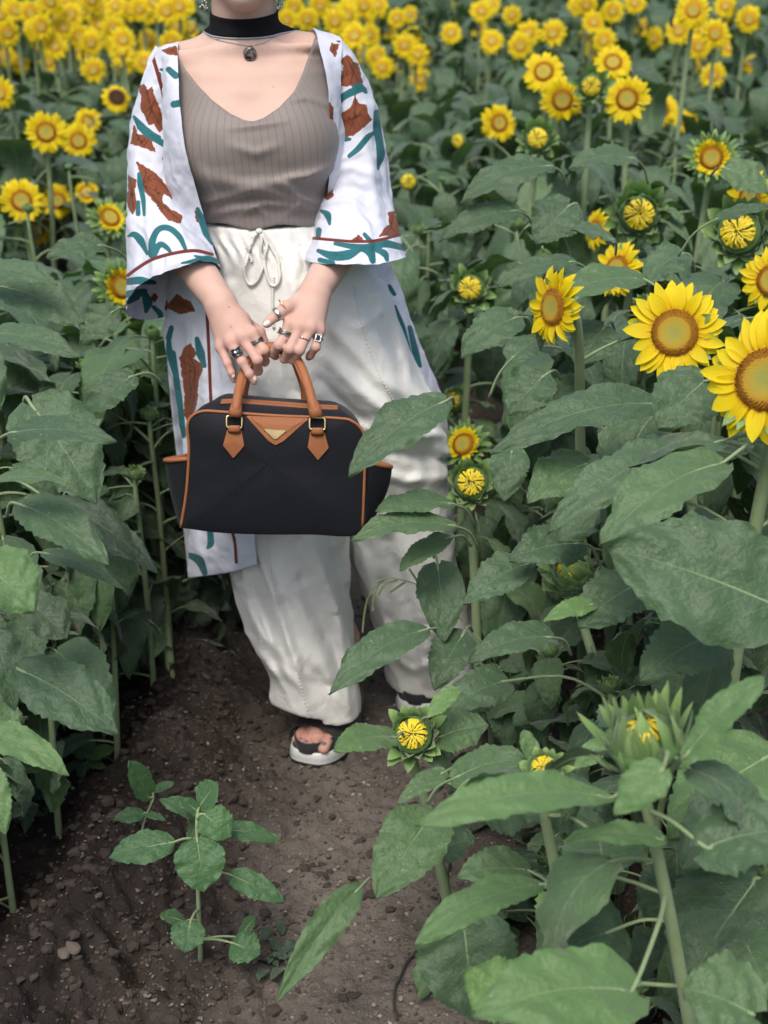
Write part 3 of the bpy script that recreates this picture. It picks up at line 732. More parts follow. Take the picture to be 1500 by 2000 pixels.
lo, hi = bbox([(322, 440, 2.70), (455, 740, 2.43), (520, 700, 2.49)], .045); aV, aF = nets(hR, lo, hi, .0019)
lo, hi = bbox([(712, 410, 2.745), (640, 710, 2.43), (515, 700, 2.49)], .045); cV, cF = nets(hL, lo, hi, .0019)
aV, cV = relax(aV, aF, 1), relax(cV, cF, 1)
HB = bvh_of(np.concatenate([aV, cV]), aF + [tuple(i + len(aV) for i in f) for f in cF])
# ---- feet
heel, toe = G(678, 1408, .0), G(600, 1500, .0); fx = (toe - heel).normalized(); fy = Vector((-fx.y, fx.x, 0)); FL = (toe - heel).length
def foot_pt(h, ax, ay, u, v, z): return np.array(h + ax * u + ay * v + Vector((0, 0, z)))
def foot_fn(h, ax, ay, L, inner):
    def f(P):
        q = lambda u, v, z: foot_pt(h, ax, ay, u * L, v, z)
        d = sdchain(P, [q(.08, 0, .075), q(.45, 0, .07), q(.78, 0, .058)], [.03, .028, .019], .02)
        d = smin(d, sdcap(P, q(.1, 0, .09), q(.12, 0, .22), .028, .030), .03)
        for i, (v, u, r) in enumerate(((.030, .93, .0125), (.011, .945, .0088), (-.004, .93, .0082), (-.018, .905, .0078), (-.031, .875, .0075))):
            v = v * inner * 1.12; u = u - .02; r = r * .93
            d = smin(d, sdchain(P, [q(.72, v * .9, .056), q(u, v, .052), q(u + .05, v, .049)], [.011, r * .9, r], .003), .0014)
        return d
    return f
f1 = foot_fn(heel, fx, fy, FL, 1.0)
pts = np.array([foot_pt(heel, fx, fy, u * FL, v, z) for u in (-.15, 1.1) for v in (-.055, .055) for z in (.03, .24)])
eV, eF = nets(f1, pts.min(0), pts.max(0), .0021)
heel2, toe2 = G(850, 1318, .0), G(818, 1388, .0); gx_ = (toe2 - heel2).normalized(); gy_ = Vector((-gx_.y, gx_.x, 0))
f2 = foot_fn(heel2, gx_, gy_, FL * .8, -1.0)
pts = np.array([foot_pt(heel2, gx_, gy_, u * FL, v, z) for u in (-.15, 1.1) for v in (-.055, .055) for z in (.03, .24)])
gV, gF = nets(f2, pts.min(0), pts.max(0), .0035)
def joinm(*VF):
    V = []; F = []; n = 0
    for v, f in VF: V.append(v); F += [tuple(i + n for i in q) for q in f]; n += len(v)
    return np.concatenate(V), F
def mat_skin():
    t = NT('skin'); pos = t.coord(); f = t.noise(22, 3); c = t.mix(f, (0.56, 0.38, 0.305), (0.65, 0.465, 0.39))
    at = t.attr('flush_shade'); c = t.mix(t.math('MULTIPLY', at, .8, clamp=True), c, (0.50, 0.215, 0.165))
    mo = t.attr('mole'); c = t.mix(mo, c, (.16, .06, .04))
    nm = t.bump(t.noise(420, 3), .22, .0012, t.bump(t.noise(90, 2), .2, .002))
    return t.fin(c, .62, nm, .25, sss=.18)
def f_legs(P):
    d = sdell(P, w3(600, 620, 2.75), (.15, .09, .12))
    d = smin(d, sdchain(P, [w3(525, 470, 2.75), w3(600, 600, 2.75)], [.095, .11], .03), .03)
    d = smin(d, sdchain(P, [w3(555, 700, 2.74), w3(590, 1100, 2.72), np.array(heel) + np.array([0, 0, .2])], [.08, .045, .03], .03), .04)
    d = smin(d, sdchain(P, [w3(710, 700, 2.76), w3(790, 1060, 2.80), np.array(heel2) + np.array([0, 0, .2])], [.085, .055, .036], .03), .04)
    return d
lV, lF = nets(f_legs, (-.40, 2.58, .12), (.2, 2.98, 1.1), .012)
def bridge(VF, groups):
    # each (piece a, piece b, point): open one face on both and tie them with a ring of faces, hidden inside the clothes
    off = np.cumsum([0] + [len(v) for v, f in VF]); Fs = [list(map(tuple, f)) for v, f in VF]; extra = []
    for a, b, p in groups:
        q = []
        for k in (a, b):
            V_ = VF[k][0]; FA = np.array(Fs[k]); c = V_[FA].mean(1); i = int(np.argmin(np.linalg.norm(c - p, axis=1))); q.append([int(x) + int(off[k]) for x in Fs[k].pop(i)])
        A, B = q; B = B[::-1]; Vall = np.concatenate([v for v, f in VF])
        s_ = min(range(4), key=lambda s: sum(np.linalg.norm(Vall[A[i]] - Vall[B[(i + s) % 4]]) for i in range(4))); B = [B[(i + s_) % 4] for i in range(4)]
        extra += [(A[i], A[(i + 1) % 4], B[(i + 1) % 4], B[i]) for i in range(4)]
    F_ = []
    for k, f in enumerate(Fs): F_ += [tuple(int(i) + int(off[k]) for i in q) for q in f]
    return np.concatenate([v for v, f in VF]), F_ + extra
bV, bF = bridge([(tV, tF), (aV, aF), (cV, cF), (lV, lF), (eV, eF), (gV, gF)],
                [(0, 1, w3(322, 440, 2.71)), (0, 2, w3(710, 410, 2.71)), (0, 3, w3(530, 465, 2.75)), (3, 4, np.array(heel) + np.array([0, 0, .2])), (3, 5, np.array(heel2) + np.array([0, 0, .2]))])
fl = np.zeros(len(bV)); mole = np.zeros(len(bV)); px_, py_ = projA(bV)
for (f_, r) in (([(516, 684), (503, 704), (474, 708), (445, 708), (545, 674), (566, 682), (585, 684), (617, 678), (541, 615), (533, 690), (556, 700), (573, 703), (606, 694), (517, 706), (500, 722), (487, 729), (521, 632)], 9), ([(494, 652), (474, 658), (452, 668), (433, 677), (566, 632), (586, 636), (605, 640), (623, 645)], 8)):
    for a, b in f_: fl = np.maximum(fl, .55 * np.exp(-(((px_ - a) ** 2 + (py_ - b) ** 2) / r ** 2)))
fl = np.maximum(fl, np.where(bV[:, 2] < .13, .75, 0)); fl = np.maximum(fl, (.12 + np.clip((py_ - 540) / 160, 0, 1) * .38) * (py_ > 480) * (py_ < 800)); fl = fl + np.where(py_ > 520, .12 * fbm(bV[:, 0] * 60, bV[:, 1] * 60, bV[:, 2] * 60, 4, 3), .05 * fbm(bV[:, 0] * 25, bV[:, 1] * 25, bV[:, 2] * 25, 4, 3))  # hands and forearms: warmer tone, partly shade put into the skin colour
for a, b, r in ((533, 169, 1.8), (447, 600, 1.5), (451, 638, 1.5)): mole = np.maximum(mole, .7 * np.clip(1.5 - np.hypot(px_ - a, py_ - b) / r, 0, 1))
person = link('person', meshdata('person', bV - np.array(PO), bF, mat_skin(), attrs={'flush_shade': fl, 'mole': mole}), None, PO)
props(person, 'person in floral kimono, ribbed brown top and white trousers holding a handbag on the path', 'person')
def wear(name, mb_or_me, mats=None, parent=None, label=None, smooth=True):
    me = mb_or_me.data(name, mats, PO, smooth) if isinstance(mb_or_me, MB) else mb_or_me
    o = link(name, me, parent or person)
    if label: o['label'] = label
    return o
# face details and hair
def sph(c, r, k=12, sc=(1, 1, 1)):
    bm = bmesh.new(); bmesh.ops.create_uvsphere(bm, u_segments=k, v_segments=k // 2 + 2, radius=r)
    V = np.array([v.co[:] for v in bm.verts]) * np.array(sc) + np.array(c); F = [tuple(v.index for v in f.verts) for f in bm.faces]; bm.free(); return V, F
for s in (-1, 1):
    mb = MB(); mb.add(*sph((hc[0] + s * .03, hc[1] - .0655, hc[2] + .012), .0115)); mb.add(*sph((hc[0] + s * .03, hc[1] - .0752, hc[2] + .012), .005, sc=(1, .6, 1)), 1)
    wear('eye', mb, [simple('eye_white', (.7, .68, .65), .3), simple('iris', (.04, .02, .012), .2)])
mb = MB(); n_ = 14; V = []
for i in range(n_): a = 6.2832 * i / n_; V.append((hc[0] + .004 + .021 * math.cos(a) , hc[1] - .0925 + .006 * abs(math.cos(a)), hc[2] - .058 + .0085 * math.sin(a)))
mb.add(V, [tuple(range(n_))]); wear('lips', mb, simple('lips', (.42, .13, .12), .4))
def f_hair(P):
    x, y, z = hc; d = sdell(P, (x, y + .02, z + .038), (.086, .102, .09)); d = smin(d, sdell(P, (x, y + .115, z + .03), (.036, .034, .036)), .015)
    front = (y - .055) - P[..., 1] + (P[..., 2] - z - .06) * -.9
    d = smax(d, np.where(P[..., 2] < z + .075, front, -1), .008); d = np.maximum(d, (z - .05) - P[..., 2]); return d + .0015 * np.sin(P[..., 0] * 900)
hV, hF = nets(f_hair, (hc[0] - .1, hc[1] - .1, hc[2] - .06), (hc[0] + .1, hc[1] + .17, hc[2] + .14), .004)
wear('hair', meshdata('hair', hV - np.array(PO), hF, simple('hair', (.025, .015, .01), .45, bump=.5, bscale=600)))

# ---- ribbed top
topfold = foldfield([([(400, 345), (470, 365), (560, 360), (640, 330)], 16, .007), ([(400, 395), (500, 372), (600, 395), (635, 410)], 9, .0045), ([(420, 418), (520, 398), (600, 405)], 8, .004),
                     ([(545, 355), (590, 385), (630, 395)], 8, .005), ([(395, 330), (420, 380), (425, 420)], 10, .004), ([(470, 420), (500, 405), (520, 424)], 6, .003), ([(560, 420), (585, 400), (620, 412)], 6, .0035),
                     ([(640, 205), (600, 190), (560, 195)], 7, .003), ([(450, 250), (500, 244), (560, 236)], 7, .0025), ([(640, 330), (600, 345), (555, 348)], 7, .004), ([(450, 285), (500, 300), (545, 285)], 10, .003)])
neckline = np.array([(300, 60), (338, 84), (345, 106), (362, 135), (385, 165), (415, 196), (450, 222), (478, 235), (495, 237), (515, 230), (545, 210), (575, 178), (592, 140), (604, 105), (615, 72), (640, 40)], float)
def cut_poly(P, line):
    px, py = projA(P.reshape(-1, 3)); ly = np.interp(px, line[:, 0], line[:, 1]); sl2 = np.interp(px, (line[1:, 0] + line[:-1, 0]) / 2, np.diff(line[:, 1]) / np.diff(line[:, 0]))
    return ((ly - py) / np.sqrt(1 + sl2 ** 2) / 1115.0).reshape(P.shape[:-1])
waistrow = rows_loft([(470, 530, 128, 2.745, .106), (425, 519, 122, 2.74, .112), (395, 512, 126, 2.74, .112), (350, 505, 132, 2.74, .115), (310, 499, 139, 2.74, .116), (285, 497, 140, 2.745, .105)])
def f_top(P):
    d = torso(P); d = smin(d, sdell(P, bL, (.068, .064, .068)), .075); d = smin(d, sdell(P, bR, (.068, .064, .068)), .075)
    br = np.linalg.norm(P - (bL + bR) / 2 - np.array([0, -.03, -.02]), axis=-1)
    d = smin(d, sdell(P, (bL + bR) / 2 + np.array([0, -.012, -.005]), (.062, .046, .036)), .04)
    d = smin(d, waistrow(P), .03); d = smin(d, f_torso(P) , .002) - .0045
    front = np.clip((2.76 - P[..., 1]) / .06, 0, 1)
    d = d - 1.5 * topfold(P) * front
    cut = np.where(P[..., 1] < 2.77, cut_poly(P, neckline), P[..., 2] - 1.33)
    zb = w3(520, 440, 2.65)[2]
    d = smax(d, cut, .002)
    return np.maximum(d, zb - P[..., 2] + .004 * np.sin(P[..., 0] * 60))
uV, uF = nets(f_top, (-.42, 2.56, 1.04), (-.06, 2.89, 1.42), .0031)
uV = relax(uV, uF, 1)
TB = bvh_of(uV, uF)
arc = np.arctan2(uV[:, 0] - np.interp(uV[:, 2], [1.05, 1.3], [-.215, -.235]), -(uV[:, 1] - 2.78)) * .16
def mat_top():
    t = NT('ribbed_knit'); a = t.attr('arc')
    fr = t.math('FRACT', t.math('MULTIPLY', a, 1 / .0115))
    l1 = t.math('LESS_THAN', t.math('ABSOLUTE', t.math('SUBTRACT', fr, .5)), .075)
    fr2 = t.math('FRACT', t.math('MULTIPLY', a, 3 / .0115)); rib = t.math('ABSOLUTE', t.math('SUBTRACT', fr2, .5))
    c = t.mix(t.math('MULTIPLY', l1, .28), t.mix(t.noise(12, 2), (.205, .175, .160), (.235, .203, .188)), (.09, .072, .066))
    nm = t.bump(t.math('MULTIPLY', l1, -1.0), .6, .002, t.bump(rib, .3, .0012))
    return t.fin(c, .55, nm, .35, sheen=.25)
wear('top', meshdata('top', uV - np.array(PO), uF, mat_top(), attrs={'arc': arc}), label='taupe ribbed sleeveless top with deep V neck')

# ---- trousers
hips = rows_loft([(428, 520, 122, 2.745, .115), (450, 525, 124, 2.745, .118), (520, 574, 142, 2.745, .135), (600, 584, 160, 2.745, .145), (690, 597, 180, 2.745, .145), (760, 620, 190, 2.74, .13), (830, 640, 185, 2.735, .10), (870, 655, 150, 2.74, .05)])
legA = rows_loft([(640, 520, 95, 2.74, .12), (760, 525, 110, 2.73, .12), (880, 555, 115, 2.72, .125), (1040, 566, 114, 2.70, .118), (1116, 566, 112, 2.695, .115), (1172, 576, 108, 2.69, .112), (1260, 592, 98, 2.685, .11), (1352, 614, 85, 2.665, .085), (1404, 629, 71, 2.65, .066), (1440, 638, 64, 2.645, .062)])
legB = rows_loft([(560, 660, 90, 2.76, .12), (700, 706, 90, 2.77, .125), (850, 765, 100, 2.78, .125), (1000, 780, 100, 2.80, .125), (1092, 785, 101, 2.82, .118), (1148, 806, 98, 2.83, .115), (1240, 836, 94, 2.85, .11), (1320, 842, 84, 2.87, .10), (1400, 842, 78, 2.87, .095)])
pfold = foldfield([
    ([(640, 700), (700, 760), (790, 830), (850, 870)], 14, .010), ([(625, 740), (680, 800), (740, 840)], 10, -.008), ([(600, 560), (650, 640), (740, 740), (840, 800)], 16, .008), ([(700, 560), (760, 660), (820, 760)], 14, -.006),
    ([(720, 830), (800, 850), (880, 850)], 12, .009), ([(740, 880), (810, 890), (880, 900)], 10, -.008), ([(720, 920), (800, 940), (880, 930)], 12, .007), ([(560, 700), (575, 760), (600, 790)], 12, -.012), ([(500, 720), (520, 780)], 12, .007),
    ([(430, 470), (440, 560), (430, 640)], 12, .006), ([(470, 470), (478, 560)], 9, .004), ([(560, 470), (575, 560), (565, 640)], 12, .006), ([(610, 470), (640, 540)], 9, .006), ([(600, 450), (600, 520)], 6, .004), ([(590, 480), (600, 530)], 8, -.005),
    ([(500, 1060), (530, 1150), (575, 1290), (600, 1400)], 11, .009), ([(560, 1060), (640, 1250), (690, 1330)], 16, -.008), ([(610, 1060), (665, 1200), (680, 1320)], 14, .010), ([(640, 1060), (680, 1180)], 9, -.006),
    ([(495, 1150), (530, 1250), (550, 1350)], 10, -.007), ([(545, 1300), (590, 1345), (625, 1400)], 8, .005), ([(600, 1330), (650, 1345), (692, 1290)], 7, -.003), ([(590, 1290), (640, 1340), (668, 1400)], 8, -.005), ([(660, 1250), (678, 1320), (682, 1390)], 8, .005),
    ([(480, 1180), (520, 1245), (560, 1300)], 9, .005), ([(505, 1270), (540, 1320), (575, 1390)], 7, .004),
    ([(700, 1060), (740, 1180), (780, 1300)], 14, .008), ([(760, 1060), (800, 1200), (810, 1320)], 14, -.008), ([(820, 1100), (840, 1200), (835, 1330)], 14, .009), ([(730, 1180), (780, 1230), (850, 1220)], 10, -.006), ([(770, 1290), (810, 1310), (850, 1290)], 9, .006),
    ([(780, 640), (800, 740), (840, 800)], 10, .005), ([(660, 620), (700, 640), (760, 600)], 10, .003)])
def f_pants(P):
    d = smin(smin(legA(P), hips(P), .05), smin(legB(P), hips(P), .05), .02)
    front = np.clip((2.80 - P[..., 1]) / .06, 0, 1)
    d = d - 1.45 * pfold(P) * front
    x, z = P[..., 0], P[..., 2]
    wr = .0042 * np.sin(x * 260 + 3 * np.sin(z * 60)) * np.exp(-((z - 1.04) / .028) ** 2); d = d - wr
    d = d - .0055 * (1 - 2.2 * np.abs(fbm(x * 11 + z * 3, P[..., 1] * 9, z * 6, 7, 3))) * np.clip((1.02 - z) * 3, .1, 1)
    d = d - .0035 * fbm(x * 9 + z * 6, P[..., 1] * 8, z * 14 - x * 10, 3, 3) * np.clip((1.0 - z) * 4, .15, 1)
    top = w3(520, 424, 2.63)[2]
    d = np.maximum(d, z - top - .003 * np.sin(x * 70))
    # hems
    A = w3(630, 1398, 2.60); B = w3(810, 1352, 2.80); inA = x < (A[0] + B[0]) / 2
    hz = np.where(inA, A[2] - .012 * np.sin((x - A[0]) * 28 + .4) + (P[..., 1] - 2.6) * -.12 - .01 * (x > A[0]), B[2] + .0 * x)
    d = np.maximum(d, hz - z)
    shell = np.where(z < hz + .05, -(d + .0105), -1)
    return np.maximum(d, shell)
pV, pF = nets(f_pants, (-.37, 2.53, .02), (.20, 3.02, 1.12), .0046)
pV = relax(pV, pF, 1)
PB = bvh_of(pV, pF)
def mat_cotton(name, c1, c2, wv=900):
    t = NT(name); c = t.mix(t.noise(9, 3), c1, c2)
    nm = t.bump(t.noise(wv, 2), .5, .0014, t.bump(t.noise(26, 5, .62, dist=.5), .5, .006))
    return t.fin(c, .78, nm, .2, sheen=.15)
M['cotton'] = mat_cotton('white_cotton', (.76, .76, .72), (.82, .82, .785))
wear('trousers', meshdata('trousers', pV - np.array(PO), pF, M['cotton']), label='loose off-white cotton trousers with a drawstring waist')
trs = person.children[-1]
def path_on(pts, n, bvh, off, fb=2.6): return [stick(q[0], q[1], bvh, off, fb) for q in crv([(a, b, 0) for a, b in pts], n)]
mb = MB()
for pts in ([(690, 560), (706, 640), (735, 720), (770, 785), (800, 830)], [(522, 1060), (532, 1130), (552, 1230), (580, 1310), (602, 1395)]):
    n = int(sum(math.dist(pts[i], pts[i + 1]) for i in range(len(pts) - 1)) / 7); Q = path_on(pts, n * 2, PB, .0007)
    for i in range(0, len(Q) - 1, 2):
        if (Q[i] - Q[i + 1]).length < .02: mb.tube([Q[i], Q[i + 1]], .0011, 5)
for pts in ([(484, 1140), (500, 1230), (530, 1330), (562, 1392)],):
    Q = path_on([(a + 4, b) for a, b in pts], 60, PB, .0004)
    for i in range(0, len(Q) - 1, 2):
        if (Q[i] - Q[i + 1]).length < .02: mb.tube([Q[i], Q[i + 1]], .0008, 4)
wear('seam_stitching', mb, simple('thread', (.70, .70, .66), .8), trs)
# drawstring
cord = NT('cord'); uvn = cord.n('ShaderNodeUVMap'); sx = cord.n('ShaderNodeSeparateXYZ'); cord.l(uvn.outputs[0], sx.inputs[0])
br_ = cord.math('SINE', cord.math('ADD', cord.math('MULTIPLY', sx.outputs[1], 1400.0), cord.math('MULTIPLY', sx.outputs[0], 12.6)))
cord = cord.fin((.70, .70, .65), .75, cord.bump(br_, .25, .0012), .2)
mb = MB()
for pts, off in (([(506, 452), (492, 472), (480, 505), (479, 535), (490, 555), (504, 548), (513, 520), (512, 480), (508, 456)], .005), ([(508, 452), (524, 472), (541, 505), (549, 535), (541, 556), (529, 553), (521, 525), (519, 485), (512, 456)], .0055),
                 ([(506, 454), (492, 466), (489, 490), (494, 512)], .004), ([(534, 540), (533, 575), (533, 610), (536, 640)], .003)):
    Q = path_on(pts, 40, PB, off); mb.tube(Q, .0028, 8)
Q = stick(507, 453, PB, .006); mb.add(*sph(Q, .0062, sc=(1.1, .8, .9)))
wear('drawstring', mb, cord, trs)

# ---- kimono
def loft(rings, nu, nv, fold=None, closed=True):
    """rings: (L px,py), (R px,py), Y, dY half depth, dpy upward shift of the near side"""
    R = []
    for (Lp, Rp, Y, dY, dpy) in rings:
        l, r = w3(*Lp, Y), w3(*Rp, Y); c = (l + r) / 2; h = (r - l) / 2
        f = w3((Lp[0] + Rp[0]) / 2, (Lp[1] + Rp[1]) / 2 + dpy, Y - dY) - c
        R.append(np.concatenate([c, h, f]))
    R = crv(R, nv); V = []; n = nu
    for row in R:
        c, h, f = row[:3], row[3:6], row[6:]
        for j in range(n):
            a = 2 * math.pi * j / n; ca, sa = math.cos(a), math.sin(a)
            V.append(c + h * np.sign(ca) * abs(ca) ** .9 + f * np.sign(sa) * abs(sa) ** .9)
    F = [(i * n + j, i * n + (j + 1) % n, (i + 1) * n + (j + 1) % n, (i + 1) * n + j) for i in range(nv - 1) for j in range(n)]
    return np.array(V), F
def vnormals(V, F):
    F = np.array(F); N = np.cross(V[F[:, 1]] - V[F[:, 0]], V[F[:, 3]] - V[F[:, 0]]) + np.cross(V[F[:, 3]] - V[F[:, 2]], V[F[:, 1]] - V[F[:, 2]])
    out = np.zeros_like(V)
    for k in range(4): np.add.at(out, F[:, k], N)
    return out / np.maximum(np.linalg.norm(out, axis=1), 1e-12)[:, None]
def displace(V, F, ff, sc=1.0, noise=.002, seed=5, freq=14):
    N = vnormals(V, F); toc = np.array([0, 0, CAMH]) - V; toc /= np.linalg.norm(toc, axis=1)[:, None]
    s = np.sign((N * toc).sum(1)); d = ff(V) * sc + noise * fbm(V[:, 0] * freq, V[:, 1] * freq, V[:, 2] * freq, seed, 4) + .6 * noise * fbm(V[:, 0] * freq * 3, V[:, 1] * freq, V[:, 2] * freq * 4, seed + 3, 2)
    rg = 1 - 2.4 * np.abs(fbm(V[:, 0] * freq * .9 + V[:, 2] * 3, V[:, 1] * freq, V[:, 2] * freq * .7 - V[:, 0] * 4, seed + 7, 4)); d = d + noise * 1.1 * rg
    return V + N * (s * d)[:, None]
def sheet(Ledge, Redge, nu, nv, bulge=0.0, edge_in=0.0):
    """sheet between two edges given as (px,py,Y) polylines"""
    L, R = crv([w3(*p) for p in Ledge], nv), crv([w3(*p) for p in Redge], nv); V = []
    for i in range(nv):
        for j in range(nu):
            t = j / (nu - 1); p = L[i] * (1 - t) + R[i] * t; p = p + np.array([0, -bulge * math.sin(math.pi * t), 0]); V.append(p)
    F = [(i * nu + j, i * nu + j + 1, (i + 1) * nu + j + 1, (i + 1) * nu + j) for i in range(nv - 1) for j in range(nu - 1)]
    return np.array(V), F
sfold = foldfield([([(300, 260), (345, 320), (380, 400)], 9, .006), ([(290, 320), (340, 380), (395, 450)], 8, -.005), ([(270, 300), (262, 420), (265, 540)], 10, .006), ([(300, 380), (292, 470), (312, 560)], 9, .007), ([(335, 420), (360, 470), (400, 500)], 9, .005),
                   ([(320, 480), (315, 520), (308, 560)], 7, -.008), ([(350, 430), (400, 465)], 5, -.004), ([(290, 180), (318, 260), (335, 330)], 8, .004), ([(270, 430), (300, 470), (340, 480)], 6, .003),
                   ([(640, 340), (690, 330), (735, 350)], 8, .006), ([(640, 370), (690, 365), (740, 385)], 7, -.005), ([(630, 400), (680, 395), (735, 420)], 7, .006), ([(625, 430), (680, 435), (720, 455)], 6, -.005), ([(650, 240), (665, 290), (650, 330)], 8, .005),
                   ([(700, 230), (720, 320), (740, 440)], 10, .005), ([(735, 250), (752, 360), (762, 470)], 9, -.005), ([(640, 300), (665, 315), (700, 300)], 6, .005), ([(690, 410), (715, 440), (725, 480)], 7, .006), ([(650, 480), (665, 500), (655, 515)], 7, .005), ([(730, 480), (740, 510)], 7, -.006),
                   ([(270, 560), (290, 590), (300, 615)], 7, .006), ([(380, 505), (395, 525)], 6, .005), ([(350, 520), (345, 545)], 6, -.004)])
sl1V, sl1F = loft([((308, 92), (346, 94), 2.79, .045, 0), ((290, 130), (343, 150), 2.785, .052, 0), ((272, 180), (346, 215), 2.78, .06, 0), ((256, 245), (346, 290), 2.77, .068, 0), ((250, 330), (352, 360), 2.74, .078, 0), ((250, 420), (385, 425), 2.70, .088, -4),
                   ((250, 510), (414, 492), 2.655, .098, -22), ((249, 575), (424, 520), 2.63, .105, -36), ((248, 602), (431, 540), 2.625, .108, -46)], 220, 200)
sl1V = displace(sl1V, sl1F, sfold, 1, .0022)
sl2V, sl2F = loft([((648, 78), (668, 80), 2.79, .045, 0), ((638, 128), (700, 128), 2.785, .055, 0), ((640, 195), (732, 200), 2.775, .062, 0), ((642, 280), (752, 285), 2.765, .068, 0), ((638, 350), (762, 370), 2.74, .075, 0), ((622, 410), (774, 430), 2.70, .085, 2),
                   ((604, 470), (784, 474), 2.66, .115, 4), ((596, 494), (790, 494), 2.645, .125, 10), ((593, 503), (792, 498), 2.64, .13, 16)], 220, 200)
sl2V = displace(sl2V, sl2F, sfold, 1, .0024, 8)
kf = foldfield([([(400, 600), (410, 800), (440, 1080)], 12, .008), ([(350, 640), (372, 860), (400, 1100)], 11, -.008), ([(430, 620), (445, 780), (470, 1090)], 9, .007), ([(385, 1040), (400, 1110)], 10, .006), ([(455, 1040), (462, 1090)], 6, -.010),
                ([(770, 560), (800, 660), (840, 780)], 7, .005), ([(370, 240), (385, 330), (405, 420)], 8, .004)])
# left front panel: shoulder over the back, down the front and hanging to the knee
lpV, lpF = sheet([(322, 112, 2.86), (318, 92, 2.80), (316, 108, 2.735), (318, 200, 2.69), (322, 320, 2.67), (330, 450, 2.68), (328, 590, 2.70), (322, 660, 2.69), (340, 760, 2.68), (358, 880, 2.68), (366, 1000, 2.70), (369, 1128, 2.72)],
                 [(352, 106, 2.84), (350, 84, 2.79), (347, 106, 2.715), (352, 200, 2.632), (366, 300, 2.600), (396, 410, 2.615), (425, 510, 2.600), (440, 600, 2.585), (452, 700, 2.575), (468, 820, 2.56), (490, 980, 2.56), (503, 1102, 2.565)], 84, 520, .012)
lpV = displace(lpV, lpF, kf, 1, .002, 11)
# right front panel: narrow at the shoulder, swept behind the arm
rpV, rpF = sheet([(600, 78, 2.83), (608, 56, 2.80), (617, 66, 2.745), (628, 105, 2.70), (640, 170, 2.668), (644, 250, 2.655), (642, 340, 2.665), (640, 420, 2.69), (655, 500, 2.70), (700, 560, 2.74), (760, 640, 2.80), (800, 720, 2.82), (850, 790, 2.84), (868, 900, 2.87), (872, 1040, 2.9)],
                 [(660, 92, 2.86), (662, 72, 2.80), (668, 84, 2.75), (668, 118, 2.72), (668, 190, 2.70), (672, 260, 2.70), (690, 340, 2.72), (720, 420, 2.75), (752, 490, 2.80), (782, 560, 2.85), (808, 640, 2.86), (836, 710, 2.87), (864, 776, 2.88), (880, 900, 2.92), (888, 1040, 2.93)], 60, 460, .004)
rpV = displace(rpV, rpF, kf, 1, .0015, 12)
# back sheet
bkV, bkF = sheet([(330, 105, 2.87), (325, 200, 2.89), (322, 400, 2.89), (322, 560, 2.90), (326, 700, 2.93), (345, 900, 2.95), (366, 1122, 2.96)],
                 [(655, 92, 2.87), (700, 200, 2.89), (735, 400, 2.90), (762, 540, 2.92), (815, 700, 2.95), (862, 850, 2.97), (888, 1080, 2.98)], 90, 220, -.05)
bkV = displace(bkV, bkF, foldfield([([(680, 1000), (690, 1100)], 8, .01), ([(560, 900), (570, 1100)], 10, .01)]), 1, .006, 13, 8)
kV, kF = joinm((sl1V, sl1F), (sl2V, sl2F), (lpV, lpF), (rpV, rpF), (bkV, bkF))
nS = len(sl1V); nS2 = nS + len(sl2V); nL = nS2 + len(lpV); nR = nL + len(rpV)
part = np.zeros(len(kV), int); part[nS:nS2] = 1; part[nS2:nL] = 2; part[nL:nR] = 3; part[nR:] = 4
def sdpoly(px, py, poly):
    P = np.array(poly, float); n = len(P); best = np.full(len(px), 1e9); ins = np.zeros(len(px), bool)
    for i in range(n):
        a, b = P[i], P[(i + 1) % n]; ab = b - a; t = np.clip(((px - a[0]) * ab[0] + (py - a[1]) * ab[1]) / max(1e-6, ab @ ab), 0, 1)
        best = np.minimum(best, np.hypot(px - a[0] - t * ab[0], py - a[1] - t * ab[1]))
        c = (a[1] > py) != (b[1] > py); 
        with np.errstate(divide='ignore', invalid='ignore'): ins ^= c & (px < (b[0] - a[0]) * (py - a[1]) / (b[1] - a[1]) + a[0])
    return np.where(ins, best, -best)
def sdline(px, py, pts, wd):
    P = crv([(a, b, 0) for a, b in pts], max(8, len(pts) * 5))[:, :2]; best = np.full(len(px), 1e9)
    for i in range(len(P) - 1):
        a, b = P[i], P[i + 1]; ab = b - a; t = np.clip(((px - a[0]) * ab[0] + (py - a[1]) * ab[1]) / max(1e-6, ab @ ab), 0, 1)
        ww = wd if not hasattr(wd, '__len__') else np.interp((i + t) / (len(P) - 1), np.linspace(0, 1, len(wd)), wd)
        best = np.minimum(best, np.hypot(px - a[0] - t * ab[0], py - a[1] - t * ab[1]) - ww)
    return -best
